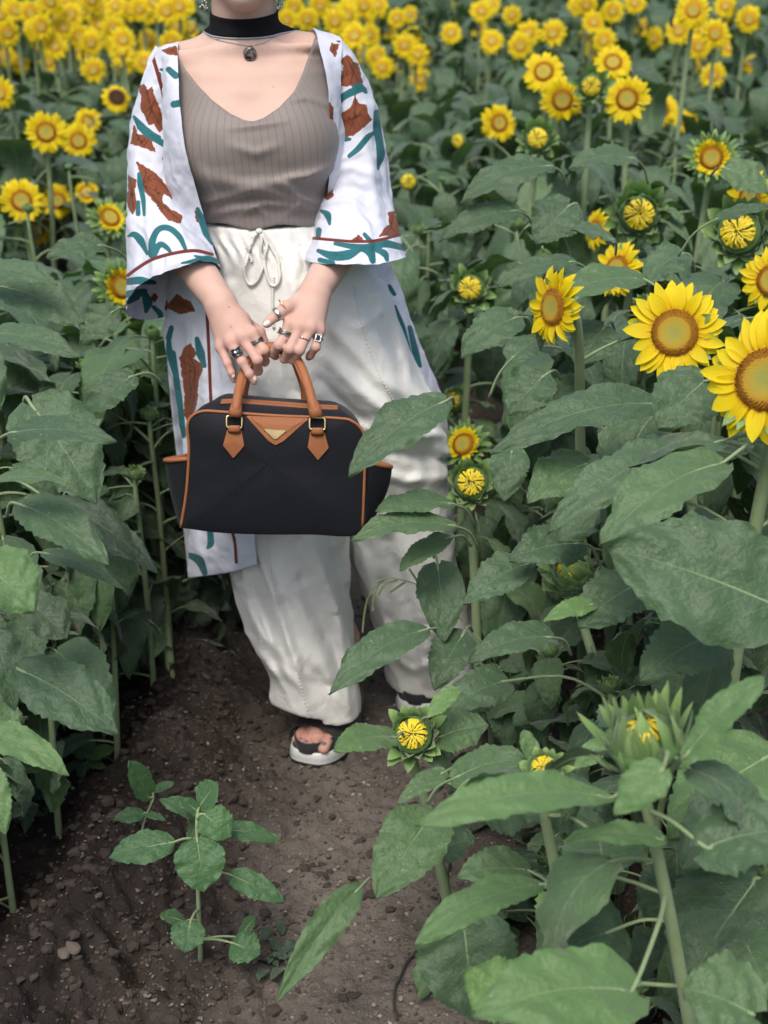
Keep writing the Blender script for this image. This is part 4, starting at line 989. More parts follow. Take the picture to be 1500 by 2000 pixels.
RUST = {0: [[(271, 168), (282, 165), (288, 176), (296, 171), (303, 190), (312, 215), (320, 250), (312, 257), (300, 240), (290, 245), (283, 225), (276, 214), (277, 190)],
            [(262, 246), (270, 262), (293, 268), (303, 296), (280, 288), (256, 280), (260, 266)],
            [(267, 317), (285, 328), (303, 340), (325, 362), (337, 388), (318, 376), (316, 395), (335, 410), (356, 424), (352, 436), (330, 430), (312, 408), (292, 382), (274, 362), (276, 340)],
            [(252, 342), (266, 352), (262, 372), (268, 400), (260, 418), (250, 405)], [(398, 514), (415, 517), (420, 530), (398, 528)], [(300, 574), (308, 580), (302, 590), (293, 585)], [(325, 587), (345, 590), (352, 572), (372, 600), (345, 612), (322, 606)]],
        1: [[(665, 118), (676, 110), (684, 112), (700, 130), (708, 162), (690, 168), (664, 166), (642, 156), (655, 145), (672, 140), (670, 126)],
            [(694, 186), (700, 204), (715, 206), (718, 226), (726, 234), (707, 250), (690, 264), (672, 268), (675, 250), (663, 236), (668, 222), (680, 215), (688, 208)],
            [(645, 170), (652, 178), (652, 210), (642, 222), (640, 190)], [(641, 362), (650, 368), (650, 384), (640, 390), (630, 382)],
            [(758, 416), (768, 414), (780, 442), (783, 458), (742, 462), (752, 445), (762, 440)], [(688, 470), (700, 460), (712, 472)], [(645, 240), (650, 260), (648, 320), (641, 322)]],
        2: [[(372, 672), (383, 690), (378, 700), (398, 715), (388, 740), (384, 790), (370, 830), (360, 810), (362, 770), (352, 700), (360, 680)], [(318, 98), (345, 90), (346, 108), (330, 106)], [(382, 412), (392, 420), (396, 440), (384, 432)], [(345, 575), (372, 590), (380, 608), (350, 612), (325, 600)]],
        3: [[(648, 85), (660, 88), (655, 110), (645, 100)], [(642, 200), (650, 210), (649, 240), (642, 235)], [(643, 280), (650, 290), (648, 325), (641, 318)]], 4: [[(440, 900), (480, 940), (470, 1000), (430, 960)], [(560, 300), (600, 320), (590, 390), (550, 370)]]}
TEAL = {0: [([(262, 228), (280, 252), (300, 268), (332, 290)], [2, 7, 8, 6, 4]), ([(270, 250), (295, 262), (312, 268)], [2, 5, 2]), ([(320, 310), (332, 316), (328, 340)], [3, 6, 2]), ([(272, 340), (274, 360), (280, 390), (282, 420)], [3, 5, 4, 2]), ([(313, 136), (330, 138), (337, 150)], [1, 6, 4]), ([(310, 145), (313, 155)], [4, 1]),
            ([(250, 462), (262, 458), (275, 470), (288, 496)], [1, 5, 7, 2]), ([(297, 498), (298, 470), (310, 448), (330, 446), (350, 462), (362, 486)], [6, 6, 5, 5, 5, 3]), ([(300, 500), (312, 478), (326, 484), (334, 494)], [5, 5, 4, 2]),
            ([(355, 514), (380, 510), (405, 506), (425, 512)], [1, 4, 6, 4]), ([(380, 500), (400, 506)], [1, 4]), ([(250, 550), (275, 548), (302, 552)], [6, 7, 3]), ([(252, 575), (270, 572), (284, 568)], [7, 7, 3]), ([(280, 570), (288, 590), (285, 608)], [4, 9, 3]), ([(250, 590), (268, 580)], [4, 5]), ([(300, 600), (312, 612), (314, 626)], [3, 5, 4]),
            ([(270, 395), (270, 418)], [3, 4])],
        1: [([(655, 210), (670, 190), (692, 178), (712, 174)], [3, 6, 7, 3]), ([(690, 170), (702, 168), (714, 180)], [2, 6, 3]), ([(735, 220), (736, 250), (742, 290), (738, 330)], [5, 7, 7, 2]), ([(682, 305), (700, 290), (718, 268), (732, 258)], [3, 5, 5, 2]), ([(740, 260), (746, 300), (742, 320)], [3, 5, 2]), ([(676, 272), (684, 272)], [4, 2]),
            ([(628, 412), (640, 420), (644, 438)], [2, 6, 2]), ([(623, 450), (622, 462)], [5, 4]), ([(622, 490), (650, 500), (680, 498), (706, 486)], [3, 8, 9, 3]), ([(655, 476), (690, 482), (720, 484), (750, 476), (788, 484)], [3, 5, 7, 7, 5]), ([(700, 484), (722, 492), (728, 510)], [3, 8, 5]), ([(725, 484), (750, 495), (756, 508)], [3, 6, 3]),
            ([(712, 458), (722, 470)], [3, 4]), ([(625, 508), (650, 514)], [4, 4])],
        2: [([(386, 408), (395, 430), (405, 455), (415, 475)], [3, 7, 8, 3]), ([(385, 662), (392, 690), (400, 715)], [4, 8, 3]), ([(330, 660), (332, 690), (345, 740)], [3, 6, 4]), ([(338, 690), (350, 780), (358, 850)], [5, 6, 5]), ([(410, 1035), (412, 1060), (406, 1070)], [5, 6, 2]), ([(372, 1085), (390, 1095), (400, 1118)], [5, 8, 5]), ([(340, 204), (350, 202)], [6, 6]), ([(330, 136), (343, 148)], [5, 6]),
            ([(335, 640), (330, 660)], [4, 5])],
        3: [([(770, 600), (785, 640), (800, 690)], [4, 6, 3]), ([(800, 640), (812, 690), (820, 715)], [4, 6, 3]), ([(760, 560), (770, 575)], [4, 3])],
        4: [([(690, 1105), (700, 1112)], [7, 7]), ([(770, 560), (790, 620), (812, 700)], [5, 8, 4]), ([(450, 300), (500, 400)], [5, 6])]}
VEIN = {0: [[(296, 215), (290, 190), (284, 172)], [(296, 215), (306, 235), (316, 250)], [(296, 215), (302, 195)], [(296, 215), (285, 240)], [(285, 216), (296, 215)], [(288, 176), (292, 200)], [(278, 360), (300, 372), (325, 385)], [(278, 360), (310, 395), (350, 430)], [(278, 358), (285, 335), (270, 320)], [(278, 360), (305, 350), (330, 375)], [(278, 358), (298, 340)], [(280, 362), (298, 384), (318, 412)], [(275, 280), (285, 270)], [(280, 286), (292, 272)], [(268, 262), (278, 280)], [(255, 350), (258, 380), (262, 410)]],
        1: [[(694, 228), (694, 190)], [(694, 228), (722, 232)], [(694, 228), (680, 262)], [(694, 228), (668, 236)], [(694, 228), (712, 210)], [(694, 228), (704, 248)], [(690, 140), (700, 160)], [(690, 140), (678, 116)], [(690, 140), (660, 158)], [(690, 142), (684, 164)], [(764, 445), (768, 420)], [(764, 445), (776, 456)], [(764, 445), (752, 458)]],
        2: [[(382, 720), (368, 690)], [(382, 720), (360, 730)], [(382, 720), (372, 780)], [(382, 718), (392, 712)], [(382, 722), (380, 770), (372, 815)], [(382, 720), (356, 705)]], 3: [], 4: []}
TRIM = {0: [([(298, 108), (310, 150), (322, 200), (329, 260), (334, 310), (336, 345)], 3.6), ([(250, 538), (272, 522), (300, 506), (340, 495), (380, 490), (414, 497)], 3.4)], 1: [([(661, 78), (654, 105), (646, 140), (640, 175), (640, 215)], 3.6), ([(608, 465), (640, 468), (690, 472), (735, 470), (784, 458)], 3.0)],
        2: [([(404, 600), (408, 680), (412, 780), (420, 900), (455, 1040), (462, 1098)], 3.2), ([(404, 520), (404, 600)], 3.2)], 3: [], 4: []}
kpx, kpy = projA(kV); rust = np.full(len(kV), -30.); teal = rust.copy(); vein = rust.copy(); trim = rust.copy()
for q in range(5):
    m_ = part == q; a, b = kpx[m_], kpy[m_]; r_ = np.full(len(a), -30.); t_ = r_.copy(); v_ = r_.copy(); g_ = r_.copy()
    wob = 1.2 * vnoise(a / 5, b / 5, 0, 3)
    for pl in RUST[q]: r_ = np.maximum(r_, sdpoly(a + wob, b - wob, pl))
    for pts, wd in TEAL[q]: t_ = np.maximum(t_, sdline(a, b, pts, wd))
    for pl in RUST[q]:
        A_ = np.array(pl, float); c_ = A_.mean(0); rr_ = np.random.RandomState(int(A_[0, 0]) + q); c_ = c_ + rr_.uniform(-4, 4, 2)
        for k_ in range(11):
            e_ = A_[rr_.randint(len(A_))] * .6 + A_[rr_.randint(len(A_))] * .4; e_ = c_ + (e_ - c_) * rr_.uniform(.7, 1.0); mdl = (c_ + e_) / 2 + rr_.uniform(-3, 3, 2)
            v_ = np.maximum(v_, sdline(a, b, [tuple(c_), tuple(mdl), tuple(e_)], .35))
    for pts, wd in TEAL[q]:
        if len(pts) > 2: v_ = np.maximum(v_, sdline(a, b, pts[1:], .4))
    for pts in VEIN[q]: v_ = np.maximum(v_, sdline(a, b, pts, .75))
    for pts, wd in TRIM[q]: g_ = np.maximum(g_, sdline(a, b, pts, wd))
    if q == 1:      # the print of the far side does not repeat the near side
        pass
    r_ = r_ + 1.2 + 1.0 * vnoise(a / 3, b / 3, 0, 8); t_ = t_ + .9
    rust[m_], teal[m_], vein[m_], trim[m_] = r_, t_, v_, g_
def mat_kimono():
    t = NT('kimono_cloth'); T = lambda n, w_=.5: t.math('MULTIPLY', t.math('ADD', t.attr(n), w_ / 2), 1 / w_, clamp=True)
    c = t.mix(t.noise(7, 2), (.64, .67, .77), (.69, .715, .80))
    c = t.mix(T('rust', .8), c, t.mix(t.noise(30, 3), (.19, .055, .024), (.255, .08, .036)))
    c = t.mix(t.math('MULTIPLY', T('vein', 1.2), T('rust', .8)), c, (.04, .014, .01))
    c = t.mix(T('teal', .8), c, t.mix(t.noise(60, 3), (.018, .125, .145), (.035, .17, .19)))
    c = t.mix(t.math('MULTIPLY', t.math('MULTIPLY', T('vein', 1.2), T('teal', .8)), .6), c, (.008, .05, .06)); c = t.mix(T('trim', .6), c, (.16, .032, .02))
    nm = t.bump(t.noise(1200, 2), .15, .0008, t.bump(t.noise(30, 4, .55, dist=.4), .22, .005))
    return t.fin(c, .75, nm, .2, translucent=.12, tcol=c, sheen=.1)
ko = wear('kimono', meshdata('kimono', kV - np.array(PO), kF, mat_kimono(), attrs={'rust': rust, 'teal': teal, 'vein': vein, 'trim': trim}), label='white open kimono printed with rust lilies and teal leaves')
md = ko.modifiers.new('thickness', 'SOLIDIFY'); md.thickness = .0009; md.offset = 0

# ---- choker, necklace, earrings, rings
silver = simple('silver', (.62, .62, .60), .25, 1.0, nscale=300, namp=.35, bump=.4, bscale=500); gold = simple('gold', (.80, .55, .20), .28, 1.0)
def ringband(mb, path3, halfh, thick, m=0): pass
mb = MB(); nk = 64; V = []; zc0 = w3(472, 48, 2.72)[2]
def neck_at(th, z):      # surface point of the neck at an angle, height z
    lo_, hi_ = 0.0, .12; c = np.array([w3(474, 40, 2.765)[0], 2.768])
    r = np.linspace(.03, .11, 60); P = np.stack([c[0] + np.sin(th) * r, c[1] - np.cos(th) * r, np.full(60, z)], -1).astype(np.float32)
    d = f_up(P); i = np.argmax(d > 0); i = max(i, 1); t = d[i - 1] / (d[i - 1] - d[i]) if d[i] != d[i - 1] else 0
    rr = r[i - 1] + (r[i] - r[i - 1]) * t; return c, rr
ch_rows = []
zt, zb_ = w3(472, 38, 2.70)[2], w3(472, 74, 2.70)[2]
for j in range(nk):
    th = 2 * math.pi * j / nk; back = (1 - math.cos(th)) / 2
    z0 = zb_ + .012 * back; z1 = zt + .012 * back + .004 * math.sin(th) ** 2
    col = []
    for k, t in enumerate(np.linspace(0, 1, 9)):
        z = z0 + (z1 - z0) * t; c, rr = neck_at(th, z); rr = rr + .0022 + (.0006 * math.sin(t * 9 + th * 3))
        col.append((c[0] + math.sin(th) * rr, c[1] - math.cos(th) * rr, z))
    V += col
mb.add(V, [(j * 9 + k, ((j + 1) % nk) * 9 + k, ((j + 1) % nk) * 9 + k + 1, j * 9 + k + 1) for j in range(nk) for k in range(8)])
ck = wear('choker', mb, simple('black_velvet', (.006, .0065, .009), .85, bump=.5, bscale=400, spec=.2), label='wide black choker'); md = ck.modifiers.new('t', 'SOLIDIFY'); md.thickness = .0022; md.offset = 0
mb = MB(); mb.tube([Vector(V[j * 9]) + Vector((0, 0, -.0012)) for j in list(range(nk)) + [0]], .0017, 6)
wear('grey_edging', mb, simple('grey_edging', (.33, .37, .40), .5), ck)
mb = MB(); Q = path_on([(412, 70), (425, 78), (452, 84), (486, 90)], 50, SKB, .0012); Q2 = path_on([(486, 90), (515, 84), (535, 72), (545, 62)], 40, SKB, .0012)
for Qs in (Q, Q2):
    for i in range(0, len(Qs)): mb.add(*sph(Qs[i], .0009, 6))
neckl = wear('necklace', mb, silver, label='fine chain necklace with a dark round stone')
p = stick(489, 106, SKB, .005); mb = MB(); mb.add(*sph(p, .0118, 20, (1, .45, 1.08)))
stn = NT('dark_stone'); cc = stn.ramp(stn.noise(130, 2), [(.42, (.02, .018, .018)), (.55, (.17, .14, .13)), (.6, (.22, .18, .165))]); stn = stn.fin(cc, .15, None, .6)
wear('pendant', mb, stn, neckl)
mb = MB(); mb.tube([p + Vector((0, -.001, .011)), p + Vector((0, -.001, .0165))], .0018, 6); mb.add(*sph(stick(427, 77, SKB, .002), .0022, 8)); wear('pendant_clasp', mb, silver, neckl)
for ex, ey in ((398, 4), (545, 2)):
    mb = MB(); rs = np.random.RandomState(int(ex)); c = W(ex, ey, 2.745)
    for i in range(26):
        q = c + Vector((rs.normal(0, .0035), rs.normal(0, .003), rs.uniform(-.014, .018))); mb.add(*sph(q, rs.uniform(.0014, .003), 6))
    mb.tube([c + Vector((0, 0, -.012)), W(ex, -70, 2.745)], .0007, 5); wear('earring', mb, silver)
def ring(px, py, dirpx, r, band, kind='band', off=0.0):
    """finger ring: px,py centre in the photo, dirpx: direction of the finger"""
    s = stick(px, py, HB, 0.0); hcam = (s - Vector((0, 0, CAMH))).normalized(); c = s + hcam * (r * .8)
    ax = (RIGHT_ * dirpx[0] - UPV_ * dirpx[1]).normalized(); u = ax.cross(hcam).normalized(); v = u.cross(ax).normalized()
    mb = MB(); n = 28; V = []
    for j in range(n):
        a = 6.2832 * j / n; e = u * math.cos(a) + v * math.sin(a)
        for (rr, h) in ((r, -band), (r + .0013, -band * .8), (r + .0013, band * .8), (r, band)): V.append(c + e * rr + ax * h)
    mb.add(V, [(j * 4 + k, ((j + 1) % n) * 4 + k, ((j + 1) % n) * 4 + (k + 1) % 4, j * 4 + (k + 1) % 4) for j in range(n) for k in range(4)])
    o = wear('ring', mb, gold if kind == 'gold' else silver)
    f = -v if (-v).dot(-hcam) > 0 else v; top = c + f * (r + .0015)
    Mx = Matrix((u, ax, f)).transposed()
    if kind == 'square':
        m2 = MB(); m2.box(top, (.0052, .0062, .0016), 0, Mx); wear('setting', m2, silver, o, smooth=False)
        m3 = MB(); m3.box(top + f * .0013, (.0034, .0045, .0012), 0, Mx); wear('stone', m3, simple('black_stone', (.006, .006, .007), .12), o, smooth=False)
    if kind == 'big':
        m2 = MB(); m2.box(top, (.0078, .006, .002), 0, Mx); m2.tube([top - u * .008 + ax * .006 + f * .002, top + u * .008 + ax * .006 + f * .002], .0016, 6); m2.tube([top - u * .008 - ax * .006 + f * .002, top + u * .008 - ax * .006 + f * .002], .0016, 6)
        wear('setting', m2, simple('old_silver', (.2, .2, .2), .35, 1.0, nscale=400, namp=.6), o); m3 = MB(); m3.add(*sph(top + f * .002 - u * .002, .0042, 12)); wear('stone', m3, silver, o)
    if kind == 'wrap':
        m2 = MB()
        for q in (-1, 0, 1): m2.tube([c + (u * math.cos(a) + v * math.sin(a)) * (r + .0018) + ax * (q * .0028 + .002 * math.sin(a * 2 + q)) for a in np.linspace(0, 6.2832, 24)], .0012, 6)
        wear('engraving', m2, simple('old_silver', (.2, .2, .2), .35, 1.0, nscale=400, namp=.6), o)
RIGHT_, UPV_ = Vector((1, 0, 0)), Vector((0, sP, cP))
ring(502, 668, (.35, .9), .0094, .003, 'wrap'); ring(463, 690, (.45, .9), .0096, .004, 'big'); ring(557, 651, (-.45, .9), .0104, .0042, 'wrap'); ring(593, 661, (-.42, .9), .0098, .0011, 'band')
ring(621, 661, (-.2, 1), .0088, .002, 'square'); ring(543, 613, (-.75, .6), .0106, .0042, 'band'); ring(553, 597, (-.8, .6), .012, .0009, 'gold')
def nail(px, py, dirpx, L, Wd, mat):
    s = stick(px, py, HB, .0006); d = s - Vector((0, 0, CAMH)); d.normalize(); ax = (RIGHT_ * dirpx[0] - UPV_ * dirpx[1]).normalized(); u = ax.cross(d).normalized(); mb = MB(); V = []; n = 5
    for i in range(n + 1):
        for j in range(-2, 3):
            t = i / n; ww = Wd * (1 - .55 * abs(t - .45) ** 2 * 2.2)
            V.append(s + ax * L * (t - .5) + u * ww * j / 4 + d * (abs(j) ** 2 * Wd * .07 + (t - .5) ** 2 * L * .15) - d * .0008)
    mb.add(V, [(i * 5 + j, i * 5 + j + 1, (i + 1) * 5 + j + 1, (i + 1) * 5 + j) for i in range(n) for j in range(4)]); wear('fingernail', mb, mat)
pol = simple('nail_polish', (.78, .74, .68), .15); nat = simple('natural_nail', (.60, .46, .38), .3)
nail(521, 632, (-.8, .5), .0115, .0085, pol); nail(496, 739, (.5, .9), .0085, .0075, nat); nail(455, 733, (.3, .95), .0075, .0062, nat)

# ---- sandals
def sandal(h, ax, ay, L, inner, full=True):
    root = empty('sandal', h); 
    root.parent = person; root.location = Vector(h) - PO
    def outline(s=1.0, n=40):
        pts = []
        for i in range(n):
            a = 2 * math.pi * i / n; u = .49 + .55 * math.cos(a); wd = .052 * (1 - .12 * math.cos(a + 2.6)) * (1.08 if math.cos(a) > 0 else .92)
            sq = abs(math.sin(a)) ** .62 * (1 if math.sin(a) > 0 else -1)
            pts.append((u * L * (1 if s == 1 else 1) * 1.0 + (s - 1) * L * math.cos(a) * .5, sq * wd * s))
        return pts
    def slab(name, z0, z1, s0, s1, mat, lift=.0, groove=False):
        mb = MB(); prof = [(z0, s0), (z0 * .7 + z1 * .3, s0 * .5 + s1 * .5 + .012), (z1 * .8 + z0 * .2, s1 + .006), (z1, s1)]
        if groove: prof = [(z0, s0), (z0 + .003, s0 + .01), (z0 + .005, s0 - .005), (z0 + .007, s0 + .01), (z0 + .0095, s0 - .003), (z0 + .012, s0 + .012), (z1 - .004, s1 + .012), (z1, s1)]
        n = 40; V = []
        for z, s in prof:
            for (u, v) in outline(s, n):
                zz = z + lift * max(0, u / L - .72) ** 2 * 8 * (z > .005); V.append(foot_pt(Vector(h), ax, ay, u, v, zz))
        F = [(i * n + j, i * n + (j + 1) % n, (i + 1) * n + (j + 1) % n, (i + 1) * n + j) for i in range(len(prof) - 1) for j in range(n)]
        F += [tuple(range(n))[::-1], tuple((len(prof) - 1) * n + j for j in range(n))]; mb.add(V, F)
        link(name, mb.data(name, mat, np.array(h)), root)
    blk = simple('black_fabric', (.012, .012, .014), .8, bump=.5, bscale=500, sheen=.2)
    slab('outsole', .0, .014, .98, 1.02, simple('black_rubber', (.012, .012, .013), .6, nscale=60, namp=.5), .004)
    slab('midsole', .0135, .038, 1.02, .98, simple('white_foam', (.62, .64, .62), .5, nscale=50, namp=.1, bump=.3), .004, True)
    slab('footbed', .037, .044, .96, .93, blk, .004)
    # straps: bands over the foot
    def band(name, u0, u1, hgt0, hgt1, mat=blk):
        mb = MB(); n = 26; m_ = 9; V = []
        for i in range(m_):
            t = i / (m_ - 1); u = (u0 + (u1 - u0) * t) * L; hh = hgt0 + (hgt1 - hgt0) * t + .002 * math.sin(3.14 * t)
            for j in range(n):
                a = math.pi * j / (n - 1); V.append(foot_pt(Vector(h), ax, ay, u - .004 * math.sin(a), math.cos(a) * .0525, .036 + (hh - .036) * math.sin(a) ** .6))
        mb.add(V, [(i * n + j, i * n + j + 1, (i + 1) * n + j + 1, (i + 1) * n + j) for i in range(m_ - 1) for j in range(n - 1)])
        o = link(name, mb.data(name, mat, np.array(h)), root); md = o.modifiers.new('t', 'SOLIDIFY'); md.thickness = .004; md.offset = 1
    band('strap', .48, .85, .122, .077); band('strap', .25, .52, .138, .118)
    # raised toe guard in front of the toes
    mb = MB(); n = 22; V = []
    for j in range(n):
        a = math.pi * (j / (n - 1)) - math.pi / 2; u = L * (.60 + .45 * math.cos(a)); v = .0505 * math.sin(a)
        for z in (.038, .060, .062, .038):
            k = 1.0 if z != .062 else .96
            V.append(foot_pt(Vector(h), ax, ay, u * (1 if z < .061 else .985), v * k, z))
    mb.add(V, [(j * 4 + k, (j + 1) * 4 + k, (j + 1) * 4 + k + 1, j * 4 + k + 1) for j in range(n - 1) for k in range(3)]); link('toe_guard', mb.data('toe_guard', blk, np.array(h)), root)
    # heel counter
    mb = MB(); n = 18; V = []
    for j in range(n):
        a = math.pi * (j / (n - 1)) + math.pi / 2; u = L * (.2 + .3 * math.cos(a)); v = .043 * math.sin(a)
        for z in (.036, .085): V.append(foot_pt(Vector(h), ax, ay, u, v, z))
    mb.add(V, [(j * 2, j * 2 + 1, j * 2 + 3, j * 2 + 2) for j in range(n - 1)]); o = link('heel_counter', mb.data('heel_counter', simple('grey_suede', (.14, .13, .125), .8), np.array(h)), root); md = o.modifiers.new('t', 'SOLIDIFY'); md.thickness = .004
    return root
sandal(heel, fx, fy, FL, 1); sandal(heel2, gx_, gy_, FL, -1)
FB = bvh_of(eV, eF)
for (u, v, r_) in ((.95, .033, .0072), (.96, .0125, .0048), (.945, -.0045, .0044), (.92, -.020, .0042)):
    q = Vector(foot_pt(heel, fx, fy, (u + .012) * FL, v, .2)); hit = FB.ray_cast(q, Vector((0, 0, -1)))
    if hit[0] is None: continue
    mb = MB(); mb.add(*sph(hit[0] + Vector((0, 0, .0002)), r_, 12, (.85, 1.0, .22))); wear('toenail', mb, simple('grey_polish', (.17, .16, .17), .3))
# ------------------------------------------------------------------ handbag
BY = 2.375
def rnd(poly, r=.35, k=4):
    out = []; n = len(poly)
    for i in range(n):
        a, b, c = (np.array(poly[(i + q) % n], float) for q in (-1, 0, 1)); rr = r[i] if hasattr(r, '__len__') else r
        p0 = b + (a - b) * rr; p1 = b + (c - b) * rr
        if rr <= 0: out.append(b); continue
        for t in np.linspace(0, 1, k): out.append(p0 * (1 - t) ** 2 + b * 2 * t * (1 - t) + p1 * t * t)
    return np.array(out)
front_px = [(352, 1031), (364, 960), (369, 880), (366, 832), (376, 812), (398, 803), (440, 805), (540, 812), (660, 817), (690, 824), (708, 842), (713, 868), (712, 930), (708, 1038), (600, 1044), (450, 1042)]
fr = crv([(a, b, 0) for a, b in front_px + [front_px[0]]], 97)[:-1, :2]
# keep the bottom corners crisp
def bag_root():
    c = W(535, 1040, BY + .06); r = empty('handbag', (c.x, c.y, c.z)); props(r, 'black structured handbag with tan leather handles, piping and gold triangle plate held in both hands', 'handbag'); return r
bag = bag_root(); BO = Vector(bag.location)
def mat_nylon():
    t = NT('black_nylon'); pos = t.coord(); mp = t.n('ShaderNodeMapping'); mp.inputs['Scale'].default_value = (420, 420, 420); t.l(pos, mp.inputs[0])
    sx = t.n('ShaderNodeSeparateXYZ'); t.l(mp.outputs[0], sx.inputs[0])
    wv = t.math('MULTIPLY', t.math('SINE', t.math('MULTIPLY', sx.outputs[0], 3.14)), t.math('SINE', t.math('MULTIPLY', sx.outputs[2], 3.14)))
    c = t.mix(t.noise(8, 3), (.005, .006, .010), (.009, .0105, .016)); nm = t.bump(wv, .35, .0008, t.bump(t.noise(9, 3), .35, .012))
    return t.fin(c, .66, nm, .28, sheen=.05)
NY = mat_nylon()
def mat_tan():
    t = NT('tan_leather'); c = t.mix(t.noise(40, 4), (.30, .108, .043), (.37, .148, .064)); c = t.mix(t.math('MULTIPLY', t.math('GREATER_THAN', t.noise(160, 3), .62), .25), c, (.2, .07, .03)); nm = t.bump(t.noise(700, 3), .55, .0010)
    return t.fin(c, .55, nm, .3)
TAN = mat_tan(); GOLD = simple('brass', (.88, .68, .34), .38, 1.0, nscale=200, namp=.1)
F3 = np.array([w3(a, b, BY) for a, b in fr]); cen = F3.mean(0); n = len(F3)
secs = []
zmin, zmax = F3[:, 2].min(), F3[:, 2].max()
def section(dy, kx, ztop, zbot=0.0, bul=0.0):
    P = F3.copy(); t = (P[:, 2] - zmin) / (zmax - zmin)
    P[:, 0] = cen[0] + (P[:, 0] - cen[0]) * (1 + kx - .30 * np.clip(dy / .075, 0, 1) * t ** 4) ; P[:, 2] = zmin + t * (zmax - zmin + ztop) + zbot * (1 - t); P[:, 1] = BY + dy; return P
V = []; F = []
# front face: inner rings bulging softly
for s, b in ((0.0, .012), (.3, .0115), (.55, .010), (.75, .0075), (.9, .004), (.97, .0015)):
    P = cen + (F3 - cen) * s; P[:, 1] = BY - b + .004 * fbm(P[:, 0] * 9, P[:, 2] * 9, 0, 4, 3) * (1 - s) * 2; V.append(P)
for dy, kx, zt, zb2 in ((0, 0, 0, 0), (.008, .012, .003, -.003), (.03, .02, .006, -.006), (.07, .035, .004, -.006), (.105, .03, -.002, -.003), (.122, .0, -.012, 0), (.13, -.03, -.018, .004)):
    V.append(section(dy, kx, zt, zb2))
bk = section(.133, -.5, -.1, .1); V.append(cen * 0 + (bk - bk.mean(0)) * .5 + bk.mean(0))
m_ = len(V); V = np.concatenate(V)
F = [(i * n + j, i * n + (j + 1) % n, (i + 1) * n + (j + 1) % n, (i + 1) * n + j) for i in range(m_ - 1) for j in range(n)] + [tuple((m_ - 1) * n + j for j in range(n))]
link('bag_body', meshdata('bag_body', V - np.array(BO), F, NY), bag)
BB = bvh_of(V, F)
def bpart(name, mb, mat, parent=None, smooth=True):
    return link(name, mb.data(name, mat, BO, smooth), parent or bag)
# piping round the front edge (open along the bottom)
side = [(353, 1030), (364, 960), (369, 880), (366, 832), (376, 812), (398, 803), (440, 805), (540, 812), (660, 817), (690, 824), (708, 842), (713, 868), (712, 930), (708, 1030)]
mb = MB(); mb.tube([W(a, b, BY - .001) for a, b, _ in crv([(a, b, 0) for a, b in side], 90)], .0026, 8); bpart('piping', mb, TAN)
# zip strip along the top
mb = MB(); T = crv([w3(a, b, BY + .075) for a, b in ((432, 785), (470, 784), (540, 789), (610, 794), (660, 797))], 24)
T = [np.array(stick(*proj(q)[:2], BB, .0)) for q in T]
V = []
for q in T: 
    for dy, dz in ((-.013, .0008), (-.0015, .0026), (0.0, .0012), (.0015, .0026), (.013, .0008)): V.append((q[0], q[1] + dy, q[2] + dz))
mb.add(V, [(i * 5 + j, i * 5 + j + 1, (i + 1) * 5 + j + 1, (i + 1) * 5 + j) for i in range(23) for j in range(4)]); bpart('zip_strip', mb, TAN)
# side pockets
def pocket(pts_f, pts_b, name='side_pocket'):
    A = [w3(a, b, BY + .012) for a, b in pts_f]; B = [w3(a, b, BY + .105) for a, b in pts_b]; A = crv(A, 14); B = crv(B, 14); V = []
    for i in range(14):
        for j, t in enumerate(np.linspace(0, 1, 8)):
            V.append(A[i] * (1 - t) + B[i] * t)
    mb = MB(); mb.add(V, [(i * 8 + j, i * 8 + j + 1, (i + 1) * 8 + j + 1, (i + 1) * 8 + j) for i in range(13) for j in range(7)]); o = bpart(name, mb, NY); md = o.modifiers.new('t', 'SOLIDIFY'); md.thickness = .003
    return o
def wedge(outer, inner):
    """outer and inner edge, top to bottom; the pocket bellies out from the bag side"""
    A = crv([w3(a, b, BY + .006) for a, b in inner], 16); B = crv([w3(a, b, BY + .045) for a, b in outer], 16); C = crv([w3(a, b - 6, BY + .1) for a, b in inner], 16); V = []
    for i in range(16):
        for t in np.linspace(0, 1, 12): V.append(A[i] * (1 - t) ** 2 + (B[i] * 2 - (A[i] + C[i]) / 2) * 2 * t * (1 - t) + C[i] * t * t)
    mb = MB(); mb.add(V, [(i * 12 + j, i * 12 + j + 1, (i + 1) * 12 + j + 1, (i + 1) * 12 + j) for i in range(15) for j in range(11)]); o = bpart('side_pocket', mb, NY); md = o.modifiers.new('t', 'SOLIDIFY'); md.thickness = .0025
    m2 = MB(); m2.tube([Vector(v) for v in V[:12]], .0042, 7, flat=1.0); bpart('pocket_trim', m2, TAN, o)
wedge([(322, 899), (328, 940), (338, 985), (350, 1028)], [(368, 896), (366, 940), (360, 985), (354, 1030)])
wedge([(764, 912), (757, 950), (738, 995), (712, 1034)], [(713, 902), (712, 940), (710, 985), (706, 1034)])
